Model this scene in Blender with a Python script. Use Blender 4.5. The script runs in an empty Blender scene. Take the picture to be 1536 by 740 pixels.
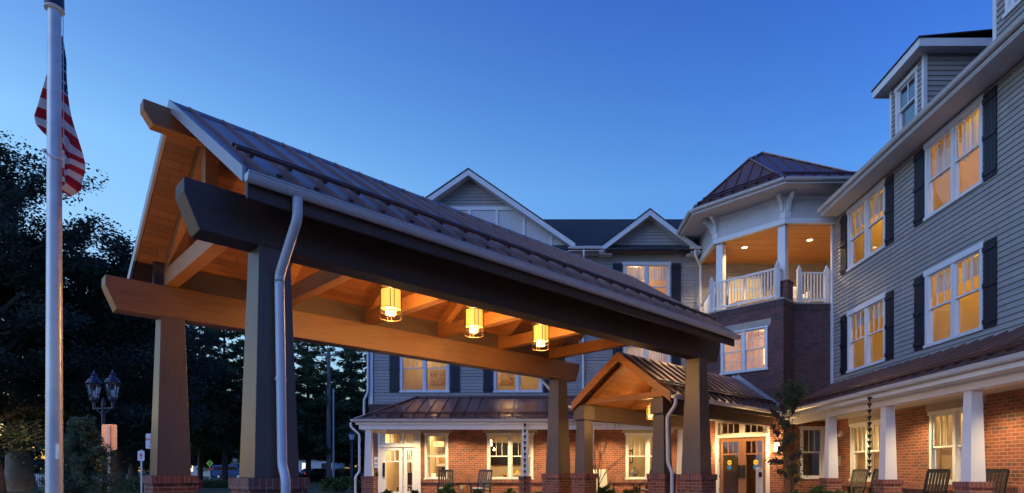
import bpy, bmesh, math, random
import numpy as np
from mathutils import Vector, Matrix
R = math.radians
S2 = math.sqrt(0.5)
random.seed(7)
scene = bpy.context.scene
COL = scene.collection

# ------------------------------------------------------------ camera, sky, sun, exposure
CAMH = 1.2
cam_d = bpy.data.cameras.new("camera")
cam = bpy.data.objects.new("camera", cam_d)
COL.objects.link(cam)
cam.location = (0, 0, CAMH)
cam.rotation_euler = (R(90), 0, 0)
cam_d.sensor_fit = 'HORIZONTAL'
cam_d.sensor_width = 36
cam_d.lens = 895 / 1536 * 36
cam_d.shift_x = -49 / 1536
cam_d.shift_y = 336 / 1536
cam_d.clip_start = 0.05
cam_d.clip_end = 3000
scene.camera = cam

SUN_EL, SUN_ROT = 6.0, -60.0
world = bpy.data.worlds.new("World")
scene.world = world
world.use_nodes = True
wn = world.node_tree.nodes
wl = world.node_tree.links
bg = wn["Background"]
sky = wn.new("ShaderNodeTexSky")
sky.sky_type = 'NISHITA'
sky.sun_disc = False
sky.sun_elevation = R(SUN_EL)
sky.sun_rotation = R(SUN_ROT)
sky.air_density = 1.6
sky.dust_density = 0.2
sky.ozone_density = 3.0
# dusk: brighter and paler towards the horizon and the afterglow, deep blue overhead
def wmath(op, a, b=None):
    x = wn.new("ShaderNodeMath"); x.operation = op
    for i, v in enumerate((a, b)):
        if v is None: continue
        if isinstance(v, (int, float)): x.inputs[i].default_value = v
        else: wl.new(v, x.inputs[i])
    return x.outputs[0]
tc = wn.new("ShaderNodeTexCoord"); sp = wn.new("ShaderNodeSeparateXYZ"); wl.new(tc.outputs["Generated"], sp.inputs[0])
zc = wmath('MAXIMUM', sp.outputs[2], 0.0)
west = wmath('ADD', wmath('MULTIPLY', sp.outputs[0], -0.8), wmath('MULTIPLY', sp.outputs[1], 0.6))
east = wmath('MAXIMUM', wmath('SUBTRACT', 0.05, west), 0.0)
cmb = wn.new("ShaderNodeCombineXYZ")
for i, (c0, cz, cw, ce) in enumerate(((1.77, -3.1, 0.34, -0.35), (2.17, -2.5, -0.06, -0.7), (2.28, -0.85, -0.60, -0.95))):
    low = wmath('MULTIPLY', wmath('MAXIMUM', wmath('SUBTRACT', 0.42, zc), 0.0), (-3.6, -3.2, -0.9)[i])
    c0 = wmath('ADD', low, c0)
    a_ = wmath('ADD', wmath('ADD', wmath('MULTIPLY', zc, cz), wmath('MULTIPLY', west, cw)), wmath('MULTIPLY', east, ce))
    wl.new(wmath('EXPONENT', wmath('ADD', a_, c0)), cmb.inputs[i])
tint = wn.new("ShaderNodeMix"); tint.data_type = 'RGBA'; tint.blend_type = 'MULTIPLY'
tint.inputs[0].default_value = 1.0
wl.new(sky.outputs[0], tint.inputs[6])
wl.new(cmb.outputs[0], tint.inputs[7])
wl.new(tint.outputs[2], bg.inputs[0])
bg.inputs[1].default_value = 0.1

sun_d = bpy.data.lights.new("sun", 'SUN')
sun_d.energy = 1.45
sun_d.angle = R(60)
sun_d.color = (0.42, 0.57, 1.0)
sun = bpy.data.objects.new("sun", sun_d)
COL.objects.link(sun)
_e = R(24)
_az = R(-128)
_d = Vector((math.sin(_az) * math.cos(_e), math.cos(_az) * math.cos(_e), math.sin(_e)))
sun.rotation_euler = _d.to_track_quat('Z', 'Y').to_euler()

scene.view_settings.view_transform = 'Standard'
scene.view_settings.look = 'None'
scene.view_settings.gamma = 1
scene.view_settings.exposure = 0.0
scene.view_settings.use_curve_mapping = False
scene.cycles.use_denoising = True
scene.cycles.max_bounces = 6
scene.cycles.transparent_max_bounces = 12
scene.cycles.sample_clamp_indirect = 4
scene.cycles.use_light_tree = True

# ------------------------------------------------------------ materials
MATS = {}
class NT:
    def __init__(s, name):
        s.m = bpy.data.materials.new(name); s.m.use_nodes = True
        s.n = s.m.node_tree.nodes; s.l = s.m.node_tree.links
        s.b = s.n["Principled BSDF"]; s.out = s.n["Material Output"]
        MATS[name] = s.m
    def node(s, t, **kw):
        x = s.n.new(t)
        for k, v in kw.items(): setattr(x, k, v)
        return x
    def math(s, op, a, b=None, c=None):
        x = s.n.new("ShaderNodeMath"); x.operation = op
        for i, v in enumerate((a, b, c)):
            if v is None: continue
            if isinstance(v, (int, float)): x.inputs[i].default_value = v
            else: s.l.new(v, x.inputs[i])
        return x.outputs[0]
    def mix(s, f, a, b, mode='MIX'):
        x = s.n.new("ShaderNodeMix"); x.data_type = 'RGBA'; x.blend_type = mode
        for i, v in ((0, f), (6, a), (7, b)):
            if isinstance(v, (int, float)): x.inputs[i].default_value = v
            elif isinstance(v, tuple): x.inputs[i].default_value = tuple(v[:3]) + (1,)
            else: s.l.new(v, x.inputs[i])
        return x.outputs[2]
    def noise(s, vec, scale, detail=3, rough=0.55):
        x = s.n.new("ShaderNodeTexNoise"); x.inputs["Scale"].default_value = scale
        x.inputs["Detail"].default_value = detail; x.inputs["Roughness"].default_value = rough
        if vec is not None: s.l.new(vec, x.inputs["Vector"])
        return x.outputs["Fac"]
    def uv(s):
        x = s.n.new("ShaderNodeUVMap"); x.uv_map = "UVMap"; return x.outputs[0]
    def obj(s):
        return s.n.new("ShaderNodeTexCoord").outputs["Object"]
    def sep(s, v):
        x = s.n.new("ShaderNodeSeparateXYZ"); s.l.new(v, x.inputs[0]); return x.outputs
    def comb(s, a, b, c=0.0):
        x = s.n.new("ShaderNodeCombineXYZ")
        for i, v in enumerate((a, b, c)):
            if isinstance(v, (int, float)): x.inputs[i].default_value = v
            else: s.l.new(v, x.inputs[i])
        return x.outputs[0]
    def ramp(s, f, pts):
        x = s.n.new("ShaderNodeValToRGB"); s.l.new(f, x.inputs[0])
        e = x.color_ramp.elements
        while len(e) < len(pts): e.new(0.5)
        for q, (p, c) in zip(e, pts):
            q.position = p; q.color = tuple(c[:3]) + (1,) if isinstance(c, tuple) else (c, c, c, 1)
        return x.outputs[0]
    def bump(s, h, strength=0.3, dist=0.01):
        x = s.n.new("ShaderNodeBump"); x.inputs["Strength"].default_value = strength
        x.inputs["Distance"].default_value = dist; s.l.new(h, x.inputs["Height"])
        s.l.new(x.outputs[0], s.b.inputs["Normal"])
    def base(s, c):
        if isinstance(c, tuple): s.b.inputs["Base Color"].default_value = tuple(c[:3]) + (1,)
        else: s.l.new(c, s.b.inputs["Base Color"])
    def p(s, rough=None, metal=None, spec=None):
        if rough is not None: s.b.inputs["Roughness"].default_value = rough
        if metal is not None: s.b.inputs["Metallic"].default_value = metal
        if spec is not None: s.b.inputs["Specular IOR Level"].default_value = spec

def sc(c, k): return (c[0] * k, c[1] * k, c[2] * k)

def plain(name, c, rough=0.6, metal=0.0, var=0.12, scale=3.0, bump=0.0, bscale=60, spec=0.5):
    t = NT(name); v = t.obj()
    f = t.noise(v, scale, 5, 0.6)
    t.base(t.mix(t.ramp(f, [(0.3, 0.0), (0.7, 1.0)]), sc(c, 1 - var), sc(c, 1 + var)))
    t.p(rough, metal, spec)
    if bump: t.bump(t.noise(v, bscale, 3), bump, 0.005)
    return t.m

def brick(name, c1, c2, mortar, dark=(0.05, 0.04, 0.045), soldier=False, darkamt=0.22):
    t = NT(name); u = t.uv(); s = t.sep(u)
    vec = t.comb(s[1], s[0]) if soldier else u
    b = t.node("ShaderNodeTexBrick"); t.l.new(vec, b.inputs["Vector"])
    b.inputs["Scale"].default_value = 1.0
    b.inputs["Brick Width"].default_value = 0.213 if not soldier else 0.5
    b.inputs["Row Height"].default_value = 0.0757
    b.inputs["Mortar Size"].default_value = 0.0058
    b.inputs["Mortar Smooth"].default_value = 0.3
    b.inputs["Color1"].default_value = tuple(c1) + (1,)
    b.inputs["Color2"].default_value = tuple(c2) + (1,)
    b.inputs["Mortar"].default_value = tuple(mortar) + (1,)
    # a few over-burnt dark bricks
    q = t.sep(vec)
    row = t.math('FLOOR', t.math('DIVIDE', q[1], 0.0757))
    off = t.math('MULTIPLY', t.math('MODULO', row, 2.0), 0.1065)
    colm = t.math('FLOOR', t.math('DIVIDE', t.math('ADD', q[0], off), 0.213 if not soldier else 0.5))
    wnz = t.node("ShaderNodeTexWhiteNoise"); t.l.new(t.comb(row, colm), wnz.inputs["Vector"])
    m = t.math('MULTIPLY', t.math('LESS_THAN', wnz.outputs[0], darkamt), t.math('SUBTRACT', 1.0, b.outputs["Fac"]))
    c = t.mix(t.math('MULTIPLY', m, 0.6), b.outputs["Color"], tuple(dark))
    n = t.noise(t.obj(), 1.2, 5)
    c = t.mix(0.35, c, t.ramp(n, [(0.3, 0.55), (0.7, 1.3)]), 'MULTIPLY')
    t.base(c); t.p(0.85)
    t.bump(t.math('SUBTRACT', 1.0, b.outputs["Fac"]), 0.5, 0.006)
    return t.m

def planks(name, c, width=0.14, length=2.6, gap=0.045, rough=0.55, knots=0.0, var=0.3, vertical=False):
    t = NT(name); s0 = t.sep(t.uv())
    U, V = (s0[1], s0[0]) if vertical else (s0[0], s0[1])
    row = t.math('FLOOR', t.math('DIVIDE', V, width))
    fr = t.math('FRACT', t.math('DIVIDE', V, width))
    wn1 = t.node("ShaderNodeTexWhiteNoise", noise_dimensions='1D'); t.l.new(row, wn1.inputs["W"])
    colm = t.math('ADD', t.math('DIVIDE', U, length), t.math('MULTIPLY', wn1.outputs[0], 7.3))
    fc = t.math('FRACT', colm)
    wn2 = t.node("ShaderNodeTexWhiteNoise", noise_dimensions='2D'); t.l.new(t.comb(row, t.math('FLOOR', colm)), wn2.inputs["Vector"])
    g = t.noise(t.comb(t.math('MULTIPLY', U, 1.2), t.math('MULTIPLY', V, 22.0), t.math('MULTIPLY', wn2.outputs[0], 9)), 2.0, 5, 0.65)
    tone = t.math('ADD', t.math('MULTIPLY', wn2.outputs[0], var), t.math('MULTIPLY', g, 0.55))
    col = t.ramp(tone, [(0.15, sc(c, 0.55)), (0.5, c), (0.8, sc(c, 1.35))])
    if knots:
        v = t.node("ShaderNodeTexVoronoi"); v.inputs["Scale"].default_value = 3.0
        t.l.new(t.comb(t.math('MULTIPLY', U, 1.0), t.math('MULTIPLY', V, 1.6)), v.inputs["Vector"])
        k = t.math('LESS_THAN', v.outputs["Distance"], 0.085)
        col = t.mix(t.math('MULTIPLY', k, knots), col, sc(c, 0.22))
    seam = t.math('MAXIMUM', t.math('LESS_THAN', fr, gap), t.math('LESS_THAN', fc, 0.004))
    col = t.mix(t.math('MULTIPLY', seam, 0.8), col, sc(c, 0.12))
    t.base(col); t.p(rough)
    t.bump(t.math('SUBTRACT', 1.0, seam), 0.6, 0.008)
    return t.m

def timber(name, c, rough=0.6, vertical=False, amt=0.35):
    t = NT(name); s = t.sep(t.uv())
    U, V = (s[1], s[0]) if vertical else (s[0], s[1])
    g = t.noise(t.comb(t.math('MULTIPLY', U, 0.7), t.math('MULTIPLY', V, 14.0)), 2.2, 6, 0.65)
    b = t.noise(t.obj(), 0.9, 4)
    f = t.math('ADD', t.math('MULTIPLY', g, 0.6), t.math('MULTIPLY', b, 0.4))
    t.base(t.ramp(f, [(0.32, sc(c, 1 - amt)), (0.68, sc(c, 1 + amt))])); t.p(rough)
    t.bump(g, 0.25, 0.004)
    return t.m

def glow(name, c, strength, base=None):
    t = NT(name); t.base(base or c); t.p(0.7)
    t.b.inputs["Emission Color"].default_value = tuple(c) + (1,)
    t.b.inputs["Emission Strength"].default_value = strength
    return t.m

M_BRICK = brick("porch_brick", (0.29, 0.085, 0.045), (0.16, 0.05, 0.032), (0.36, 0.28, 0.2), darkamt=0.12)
M_BRICK2 = brick("dusk_brick", (0.15, 0.062, 0.055), (0.11, 0.045, 0.042), (0.15, 0.12, 0.12), dark=(0.045, 0.035, 0.04))  # same brick as the ground floor, dusk put into its darker colour
M_SOLD = brick("soldier_brick", (0.27, 0.085, 0.055), (0.2, 0.065, 0.045), (0.28, 0.22, 0.18), soldier=True)
M_SOLD2 = brick("dusk_soldier_brick", (0.1, 0.045, 0.045), (0.07, 0.035, 0.035), (0.13, 0.11, 0.11), soldier=True)  # soldier brick copy with the dusk painted into it
def siding_mat():
    t = NT("grey_siding"); c = (0.34, 0.315, 0.285); q = t.sep(t.uv())
    row = t.math('FLOOR', t.math('DIVIDE', t.math('ADD', q[1], 0.001), 0.125))
    w1 = t.node("ShaderNodeTexWhiteNoise", noise_dimensions='1D'); t.l.new(row, w1.inputs["W"])
    cc = t.math('ADD', t.math('DIVIDE', q[0], 3.66), t.math('MULTIPLY', w1.outputs[0], 5.7))
    joint = t.math('LESS_THAN', t.math('FRACT', cc), 0.0028)
    w2 = t.node("ShaderNodeTexWhiteNoise", noise_dimensions='2D'); t.l.new(t.comb(row, t.math('FLOOR', cc)), w2.inputs["Vector"])
    streak = t.noise(t.comb(t.math('MULTIPLY', q[0], 3.0), t.math('MULTIPLY', q[1], 0.35)), 1.6, 5, 0.65)
    f = t.math('ADD', t.math('MULTIPLY', w2.outputs[0], 0.35), t.math('MULTIPLY', streak, 0.65))
    col = t.ramp(f, [(0.25, sc(c, 0.84)), (0.75, sc(c, 1.1))])
    t.base(t.mix(t.math('MULTIPLY', joint, 0.7), col, sc(c, 0.2))); t.p(0.6)
    t.bump(t.noise(t.comb(t.math('MULTIPLY', q[0], 2.0), t.math('MULTIPLY', q[1], 30.0)), 2.0, 4), 0.15, 0.003)
    return t.m
M_SIDING = siding_mat()
M_PANEL = plain("gable_panel", (0.58, 0.57, 0.55), 0.6, var=0.04)
M_WHITE = plain("white_trim", (0.74, 0.74, 0.72), 0.5, var=0.04, scale=2)
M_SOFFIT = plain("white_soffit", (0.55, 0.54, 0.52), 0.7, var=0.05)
M_SHUT = plain("shutter_paint", (0.012, 0.013, 0.022), 0.5, var=0.15)
def metal_roof_mat(name, c):
    t = NT(name); q = t.sep(t.uv()); o = t.obj()
    n1 = t.noise(o, 0.7, 4); n2 = t.noise(t.comb(t.math('MULTIPLY', q[0], 9.0), t.math('MULTIPLY', q[1], 0.8)), 1.5, 5, 0.7)
    f = t.math('ADD', t.math('MULTIPLY', n1, 0.5), t.math('MULTIPLY', n2, 0.5))
    t.base(t.ramp(f, [(0.3, sc(c, 0.75)), (0.7, sc(c, 1.2))])); t.p(None, 0.5)
    rg = t.math('ADD', 0.22, t.math('MULTIPLY', n2, 0.2)); t.l.new(rg, t.b.inputs["Roughness"])
    t.bump(t.noise(t.comb(t.math('MULTIPLY', q[0], 3.0), t.math('MULTIPLY', q[1], 1.2)), 1.6, 2), 0.35, 0.03)
    return t.m
M_ROOF = metal_roof_mat("bronze_metal_roof", (0.27, 0.155, 0.125))
M_BEAM2 = timber("lit_far_beam_stain", (0.19, 0.085, 0.035), 0.5)  # far beam's lighter copy of the near beam stain; light difference put into colour
M_RAIL = plain("brown_snow_rail", (0.12, 0.055, 0.045), 0.4, metal=0.3)
M_RAKE = plain("light_metal_trim", (0.34, 0.33, 0.36), 0.4, metal=0.4, var=0.05)
M_GUT = plain("gutter_metal", (0.6, 0.6, 0.58), 0.32, metal=0.0, var=0.05)
M_WOODC = planks("canopy_ceiling_planks", (0.28, 0.095, 0.03), 0.135, rough=0.5)
M_PINE = planks("balcony_ceiling_planks", (0.5, 0.21, 0.065), 0.1, knots=0.7, rough=0.5)
M_BEAM = timber("stained_beam", (0.075, 0.042, 0.03), 0.55)
M_TIE = timber("golden_tie_beam", (0.34, 0.135, 0.038), 0.5)
M_COLM = timber("brown_column", (0.11, 0.072, 0.055), 0.42, vertical=True, amt=0.26)
M_DOORW = timber("oak_door", (0.24, 0.11, 0.05), 0.45, vertical=True, amt=0.2)
M_STONE = plain("cast_stone", (0.38, 0.34, 0.29), 0.85, var=0.12, bump=0.3)
M_DARKM = plain("dark_metal", (0.025, 0.022, 0.022), 0.4, metal=0.6)
M_BRONZE = plain("lantern_bronze", (0.12, 0.075, 0.035), 0.4, metal=0.8)
M_ALU = plain("brushed_aluminium", (0.72, 0.68, 0.6), 0.36, metal=0.25, var=0.1, scale=6)
M_NAVY = plain("navy_paint", (0.03, 0.035, 0.06), 0.45)
M_CHAIR = plain("black_chair_paint", (0.014, 0.013, 0.016), 0.45)
M_CUSH = plain("cream_cushion", (0.6, 0.56, 0.48), 0.9, bump=0.2)
M_INW = plain("room_wall_cream", (0.62, 0.5, 0.3), 0.9, var=0.04)
M_INF = plain("room_floor_wood", (0.3, 0.17, 0.08), 0.5)
M_INBR = plain("room_wall_brown", (0.26, 0.12, 0.055), 0.9, var=0.1)
M_INWHITE = plain("room_white_trim", (0.75, 0.7, 0.6), 0.6, var=0.03)
M_DKWOOD = plain("dark_furniture_wood", (0.05, 0.028, 0.016), 0.4)
M_BLUEH = plain("hydrant_red", (0.5, 0.02, 0.02), 0.4)
M_SIGNW = plain("sign_white", (0.7, 0.72, 0.74), 0.4, var=0.03)
M_SIGNR = plain("sign_red", (0.55, 0.04, 0.04), 0.5)
M_SIGNO = plain("sign_back_metal", (0.6, 0.4, 0.25), 0.35, metal=0.5, var=0.2)
M_GALV = plain("galvanised_post", (0.4, 0.42, 0.45), 0.4, metal=0.6)
M_YEL = plain("yellow_plastic", (0.75, 0.5, 0.04), 0.6)
M_BLU = plain("blue_decal", (0.03, 0.14, 0.45), 0.5)
M_YG = plain("fluorescent_sign", (0.45, 0.75, 0.05), 0.5)
M_BRASS = plain("hammered_brass", (0.5, 0.3, 0.12), 0.3, metal=0.9, bump=0.5, bscale=25)
M_WICK = plain("dark_wicker", (0.08, 0.05, 0.035), 0.7, bump=0.6, bscale=50)
M_POLEW = timber("utility_pole_wood", (0.22, 0.17, 0.15), 0.85, vertical=True)
M_BARK = plain("bark", (0.09, 0.065, 0.045), 0.95, var=0.4, scale=5, bump=0.8, bscale=14)
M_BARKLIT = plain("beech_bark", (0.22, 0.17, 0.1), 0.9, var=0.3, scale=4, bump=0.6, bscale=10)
M_CARB = plain("blue_car_paint", (0.02, 0.07, 0.2), 0.25, metal=0.3)
M_CARG = plain("grey_car_paint", (0.12, 0.12, 0.13), 0.25, metal=0.3)
M_RUB = plain("rubber", (0.02, 0.02, 0.02), 0.8)
M_DGLASS = plain("dark_glass", (0.02, 0.025, 0.03), 0.05, var=0.0)
M_TV = plain("television_black", (0.012, 0.012, 0.014), 0.15, var=0.0)
M_ART = NT("picture_print")
_f = M_ART.noise(M_ART.obj(), 6, 5); M_ART.base(M_ART.ramp(_f, [(0.35, (0.35, 0.1, 0.03)), (0.5, (0.6, 0.4, 0.15)), (0.65, (0.15, 0.12, 0.06))])); M_ART = M_ART.m
M_TAIL = glow("tail_lamp_red", (1.0, 0.06, 0.04), 2.5)
M_BULB = glow("bulb_warm", (1.0, 0.72, 0.38), 9.0)
M_DOWN = glow("downlight_lens", (1.0, 0.78, 0.45), 8.0)
M_SCON = glow("sconce_glass", (1.0, 0.66, 0.26), 2.6)
M_FARLIT = glow("far_window_lit", (1.0, 0.8, 0.5), 1.6)
M_LAMPSH = glow("table_lamp_shade", (1.0, 0.7, 0.3), 1.6)

def leaf_mat(name, c, var=0.5):
    t = NT(name)
    oi = t.noise(t.obj(), 0.9, 4, 0.7)
    f2 = t.noise(t.obj(), 13.0, 2)
    f = t.math('ADD', t.math('MULTIPLY', oi, 0.6), t.math('MULTIPLY', f2, 0.4))
    t.base(t.ramp(f, [(0.35, sc(c, 1 - var)), (0.65, (c[0] * (1 + var), c[1] * (1 + var), c[2]))])); t.p(0.6, spec=0.3)
    tr = t.node("ShaderNodeBsdfTranslucent"); tr.inputs[0].default_value = tuple(sc(c, 1.2)) + (1,)
    mx = t.node("ShaderNodeMixShader"); mx.inputs[0].default_value = 0.3
    t.l.new(t.b.outputs[0], mx.inputs[1]); t.l.new(tr.outputs[0], mx.inputs[2]); t.l.new(mx.outputs[0], t.out.inputs[0])
    return t.m
M_LEAFD = leaf_mat("dark_beech_leaf", (0.05, 0.07, 0.055))
M_LEAFP = leaf_mat("pine_needle_foliage", (0.09, 0.13, 0.07))
M_LEAFG = leaf_mat("green_leaf", (0.07, 0.11, 0.03))
M_LEAFS = leaf_mat("spruce_needle", (0.09, 0.15, 0.11))
M_LEAFB = leaf_mat("boxwood_leaf", (0.06, 0.11, 0.02))
M_LEAFH = leaf_mat("hedge_leaf", (0.04, 0.05, 0.03))

# sheer windows: clear pane with a Fresnel reflection
def glass(name, tint=(1, 1, 1), lo=0.05, hi=0.6):
    t = NT(name); n, l = t.n, t.l
    n.remove(t.b)
    tr = n.new("ShaderNodeBsdfTransparent"); tr.inputs[0].default_value = tuple(tint) + (1,)
    gl = n.new("ShaderNodeBsdfGlossy"); gl.inputs["Roughness"].default_value = 0.02
    fr = n.new("ShaderNodeLayerWeight"); fr.inputs[0].default_value = 0.35
    f = t.math('ADD', t.math('MULTIPLY', t.math('POWER', fr.outputs["Facing"], 2.0), hi), lo)
    mx = n.new("ShaderNodeMixShader"); l.new(f, mx.inputs[0])
    l.new(tr.outputs[0], mx.inputs[1]); l.new(gl.outputs[0], mx.inputs[2]); l.new(mx.outputs[0], t.out.inputs[0])
    return t.m
M_GLASS = glass("window_glass")
M_GLASSR = glass("dormer_glass", (0.8, 0.8, 0.8), 0.3)
M_GLASSD = glass("door_glass", (0.75, 0.75, 0.75), 0.1)

# lit rooms seen through upper windows; curtain cloth lit from behind
def litroom(name, c, s):
    t = NT(name); o = t.obj()
    f = t.noise(o, 0.8, 3)
    col = t.ramp(f, [(0.3, sc(c, 0.7)), (0.7, sc(c, 1.15))])
    t.base(sc(c, 0.25)); t.p(0.9)
    t.l.new(col, t.b.inputs["Emission Color"]); t.b.inputs["Emission Strength"].default_value = s
    return t.m
M_ROOMO = plain("room_wall_amber", (0.7, 0.5, 0.17), 0.9, var=0.06)
M_ROOMY = plain("room_wall_yellow", (0.72, 0.55, 0.28), 0.9, var=0.06)
M_ROOMP = plain("room_wall_blush", (0.7, 0.5, 0.34), 0.9, var=0.06)
M_PANELY = litroom("lit_panel_yellow", (1.0, 0.62, 0.2), 0.7)

def cloth(name, c, rep=42.0, amt=0.6):
    t = NT(name); q = t.sep(t.uv())
    w = t.math('SINE', t.math('MULTIPLY', q[0], rep))
    f = t.math('ADD', t.math('MULTIPLY', w, 0.3), t.math('MULTIPLY', t.noise(t.obj(), 5, 3), 0.6))
    col = t.ramp(f, [(0.0, sc(c, 0.7)), (0.7, c)])
    t.base(col); t.p(0.95)
    tr = t.node("ShaderNodeBsdfTranslucent"); t.l.new(col, tr.inputs[0])
    mx = t.node("ShaderNodeMixShader"); mx.inputs[0].default_value = amt
    t.l.new(t.b.outputs[0], mx.inputs[1]); t.l.new(tr.outputs[0], mx.inputs[2]); t.l.new(mx.outputs[0], t.out.inputs[0])
    return t.m
M_CURT = cloth("valance_cloth", (0.7, 0.66, 0.62), 42.0, 0.3)
M_CURTW = cloth("curtain_cloth", (0.75, 0.62, 0.42))
M_CURTC = cloth("pale_curtain_cloth", (0.8, 0.74, 0.72), 42.0, 0.4)
M_BLINDB = cloth("beige_blind_cloth", (0.45, 0.33, 0.2), 0.0, 0.5)

def shade_mat():
    t = NT("lantern_shade"); q = t.sep(t.obj())
    t.base((0.6, 0.45, 0.15)); t.p(0.8)
    lw = t.node("ShaderNodeLayerWeight"); lw.inputs[0].default_value = 0.5
    col = t.mix(lw.outputs["Facing"], (1.0, 0.72, 0.13), (0.75, 0.42, 0.03))
    t.l.new(col, t.b.inputs["Emission Color"]); t.b.inputs["Emission Strength"].default_value = 1.15
    return t.m
M_SHADE = shade_mat()
M_INNER = glow("lantern_diffuser", (1.0, 0.78, 0.36), 3.0)

def shingle():
    t = NT("asphalt_shingle"); u = t.uv()
    b = t.node("ShaderNodeTexBrick"); t.l.new(u, b.inputs["Vector"]); b.inputs["Scale"].default_value = 1
    b.inputs["Brick Width"].default_value = 0.32; b.inputs["Row Height"].default_value = 0.14; b.inputs["Mortar Size"].default_value = 0.012
    b.inputs["Color1"].default_value = (0.05, 0.052, 0.058, 1); b.inputs["Color2"].default_value = (0.028, 0.03, 0.035, 1); b.inputs["Mortar"].default_value = (0.012, 0.012, 0.014, 1)
    t.base(b.outputs["Color"]); t.p(0.95); t.bump(t.math('SUBTRACT', 1.0, b.outputs["Fac"]), 0.5, 0.01)
    return t.m
M_SHIN = shingle()

# ------------------------------------------------------------ mesh builder
class MB:
    def __init__(s, M=None):
        s.v = []; s.f = []; s.sm = []; s.M = M or Matrix.Identity(4); s.uvs = {}
    def P(s, p): return s.M @ Vector(p)
    def add(s, pts, faces, smooth=False):
        o = len(s.v); s.v += [s.P(p) for p in pts]
        for f in faces: s.f.append([o + i for i in f]); s.sm.append(smooth)
    def quad(s, a, b, c, d): s.add([a, b, c, d], [(0, 1, 2, 3)])
    def box(s, x0, x1, y0, y1, z0, z1):
        s.add([(x0, y0, z0), (x1, y0, z0), (x1, y1, z0), (x0, y1, z0), (x0, y0, z1), (x1, y0, z1), (x1, y1, z1), (x0, y1, z1)],
              [(3, 2, 1, 0), (4, 5, 6, 7), (0, 1, 5, 4), (1, 2, 6, 5), (2, 3, 7, 6), (3, 0, 4, 7)])
    def taper(s, cx, cy, w0, w1, z0, z1, d0=None, d1=None):
        d0 = d0 or w0; d1 = d1 or w1
        a, b, c, d = w0 / 2, w1 / 2, d0 / 2, d1 / 2
        s.add([(cx - a, cy - c, z0), (cx + a, cy - c, z0), (cx + a, cy + c, z0), (cx - a, cy + c, z0), (cx - b, cy - d, z1), (cx + b, cy - d, z1), (cx + b, cy + d, z1), (cx - b, cy + d, z1)],
              [(3, 2, 1, 0), (4, 5, 6, 7), (0, 1, 5, 4), (1, 2, 6, 5), (2, 3, 7, 6), (3, 0, 4, 7)])
    def prism(s, poly, d):      # polygon of 3d points extruded by vector d
        n = len(poly); d = Vector(d)
        pts = [tuple(p) for p in poly] + [tuple(Vector(p) + d) for p in poly]
        s.add(pts, [tuple(range(n))[::-1], tuple(range(n, 2 * n))] + [(i, (i + 1) % n, n + (i + 1) % n, n + i) for i in range(n)])
    def bar(s, a, b, w, h, up=(0, 0, 1)):   # rectangular bar between two points, top face along up side
        a = Vector(a); b = Vector(b); t = (b - a).normalized(); up = Vector(up)
        side = t.cross(up).normalized(); u = side.cross(t).normalized()
        q = [a - side * w / 2 - u * h / 2, a + side * w / 2 - u * h / 2, a + side * w / 2 + u * h / 2, a - side * w / 2 + u * h / 2]
        s.prism(q, b - a)
    def tube(s, pts, r, n=10, smooth=True, caps=True):
        pts = [Vector(p) for p in pts]; m = len(pts)
        rr = r if isinstance(r, (list, tuple)) else [r] * m
        ref = None; rings = []
        for i, p in enumerate(pts):
            t = (pts[min(i + 1, m - 1)] - pts[max(i - 1, 0)]).normalized()
            if ref is None:
                ref = Vector((0, 0, 1)) if abs(t.z) < 0.9 else Vector((1, 0, 0))
            a = (ref - t * ref.dot(t)).normalized(); b = t.cross(a); ref = a
            rings.append([tuple(p + a * (rr[i] * math.cos(2 * math.pi * k / n)) + b * (rr[i] * math.sin(2 * math.pi * k / n))) for k in range(n)])
        s.add([q for g in rings for q in g], [(i * n + k, i * n + (k + 1) % n, (i + 1) * n + (k + 1) % n, (i + 1) * n + k) for i in range(m - 1) for k in range(n)], smooth)
        if caps:
            s.add(rings[0], [tuple(range(n))[::-1]]); s.add(rings[-1], [tuple(range(n))])
    def lathe(s, c, prof, n=20, smooth=True):   # prof: (r, z) list
        c = Vector(c); pts = []
        for r, z in prof:
            for k in range(n):
                a = 2 * math.pi * k / n; pts.append((c.x + r * math.cos(a), c.y + r * math.sin(a), c.z + z))
        s.add(pts, [(i * n + k, i * n + (k + 1) % n, (i + 1) * n + (k + 1) % n, (i + 1) * n + k) for i in range(len(prof) - 1) for k in range(n)], smooth)
    def build(s, name, mat, parent=None, bevel=0.0, uvfn=None, recalc=True):
        me = bpy.data.meshes.new(name)
        me.from_pydata([tuple(v) for v in s.v], [], s.f)
        if recalc:
            bm = bmesh.new(); bm.from_mesh(me); bmesh.ops.recalc_face_normals(bm, faces=bm.faces); bm.to_mesh(me); bm.free()
        me.polygons.foreach_set("use_smooth", s.sm)
        uvl = me.uv_layers.new(name="UVMap").data
        for p in me.polygons:
            n = p.normal
            if abs(n.z) > 0.985: t = Vector((1, 0, 0)); w = Vector((0, 1, 0))
            else:
                t = Vector((-n.y, n.x, 0)).normalized()
                if t.x + t.y * 0.3 < 0: t = -t
                w = n.cross(t)
                if w.z < 0: w = -w
            for li in p.loop_indices:
                co = me.vertices[me.loops[li].vertex_index].co
                uvl[li].uv = uvfn(co) if uvfn else (co.dot(t), co.dot(w))
        me.materials.append(mat)
        o = bpy.data.objects.new(name, me); COL.objects.link(o)
        if parent is not None: attach(o, parent)
        if bevel:
            b = o.modifiers.new("bevel", 'BEVEL'); b.width = bevel; b.segments = 2; b.limit_method = 'ANGLE'; b.angle_limit = R(40)
        return o

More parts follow.
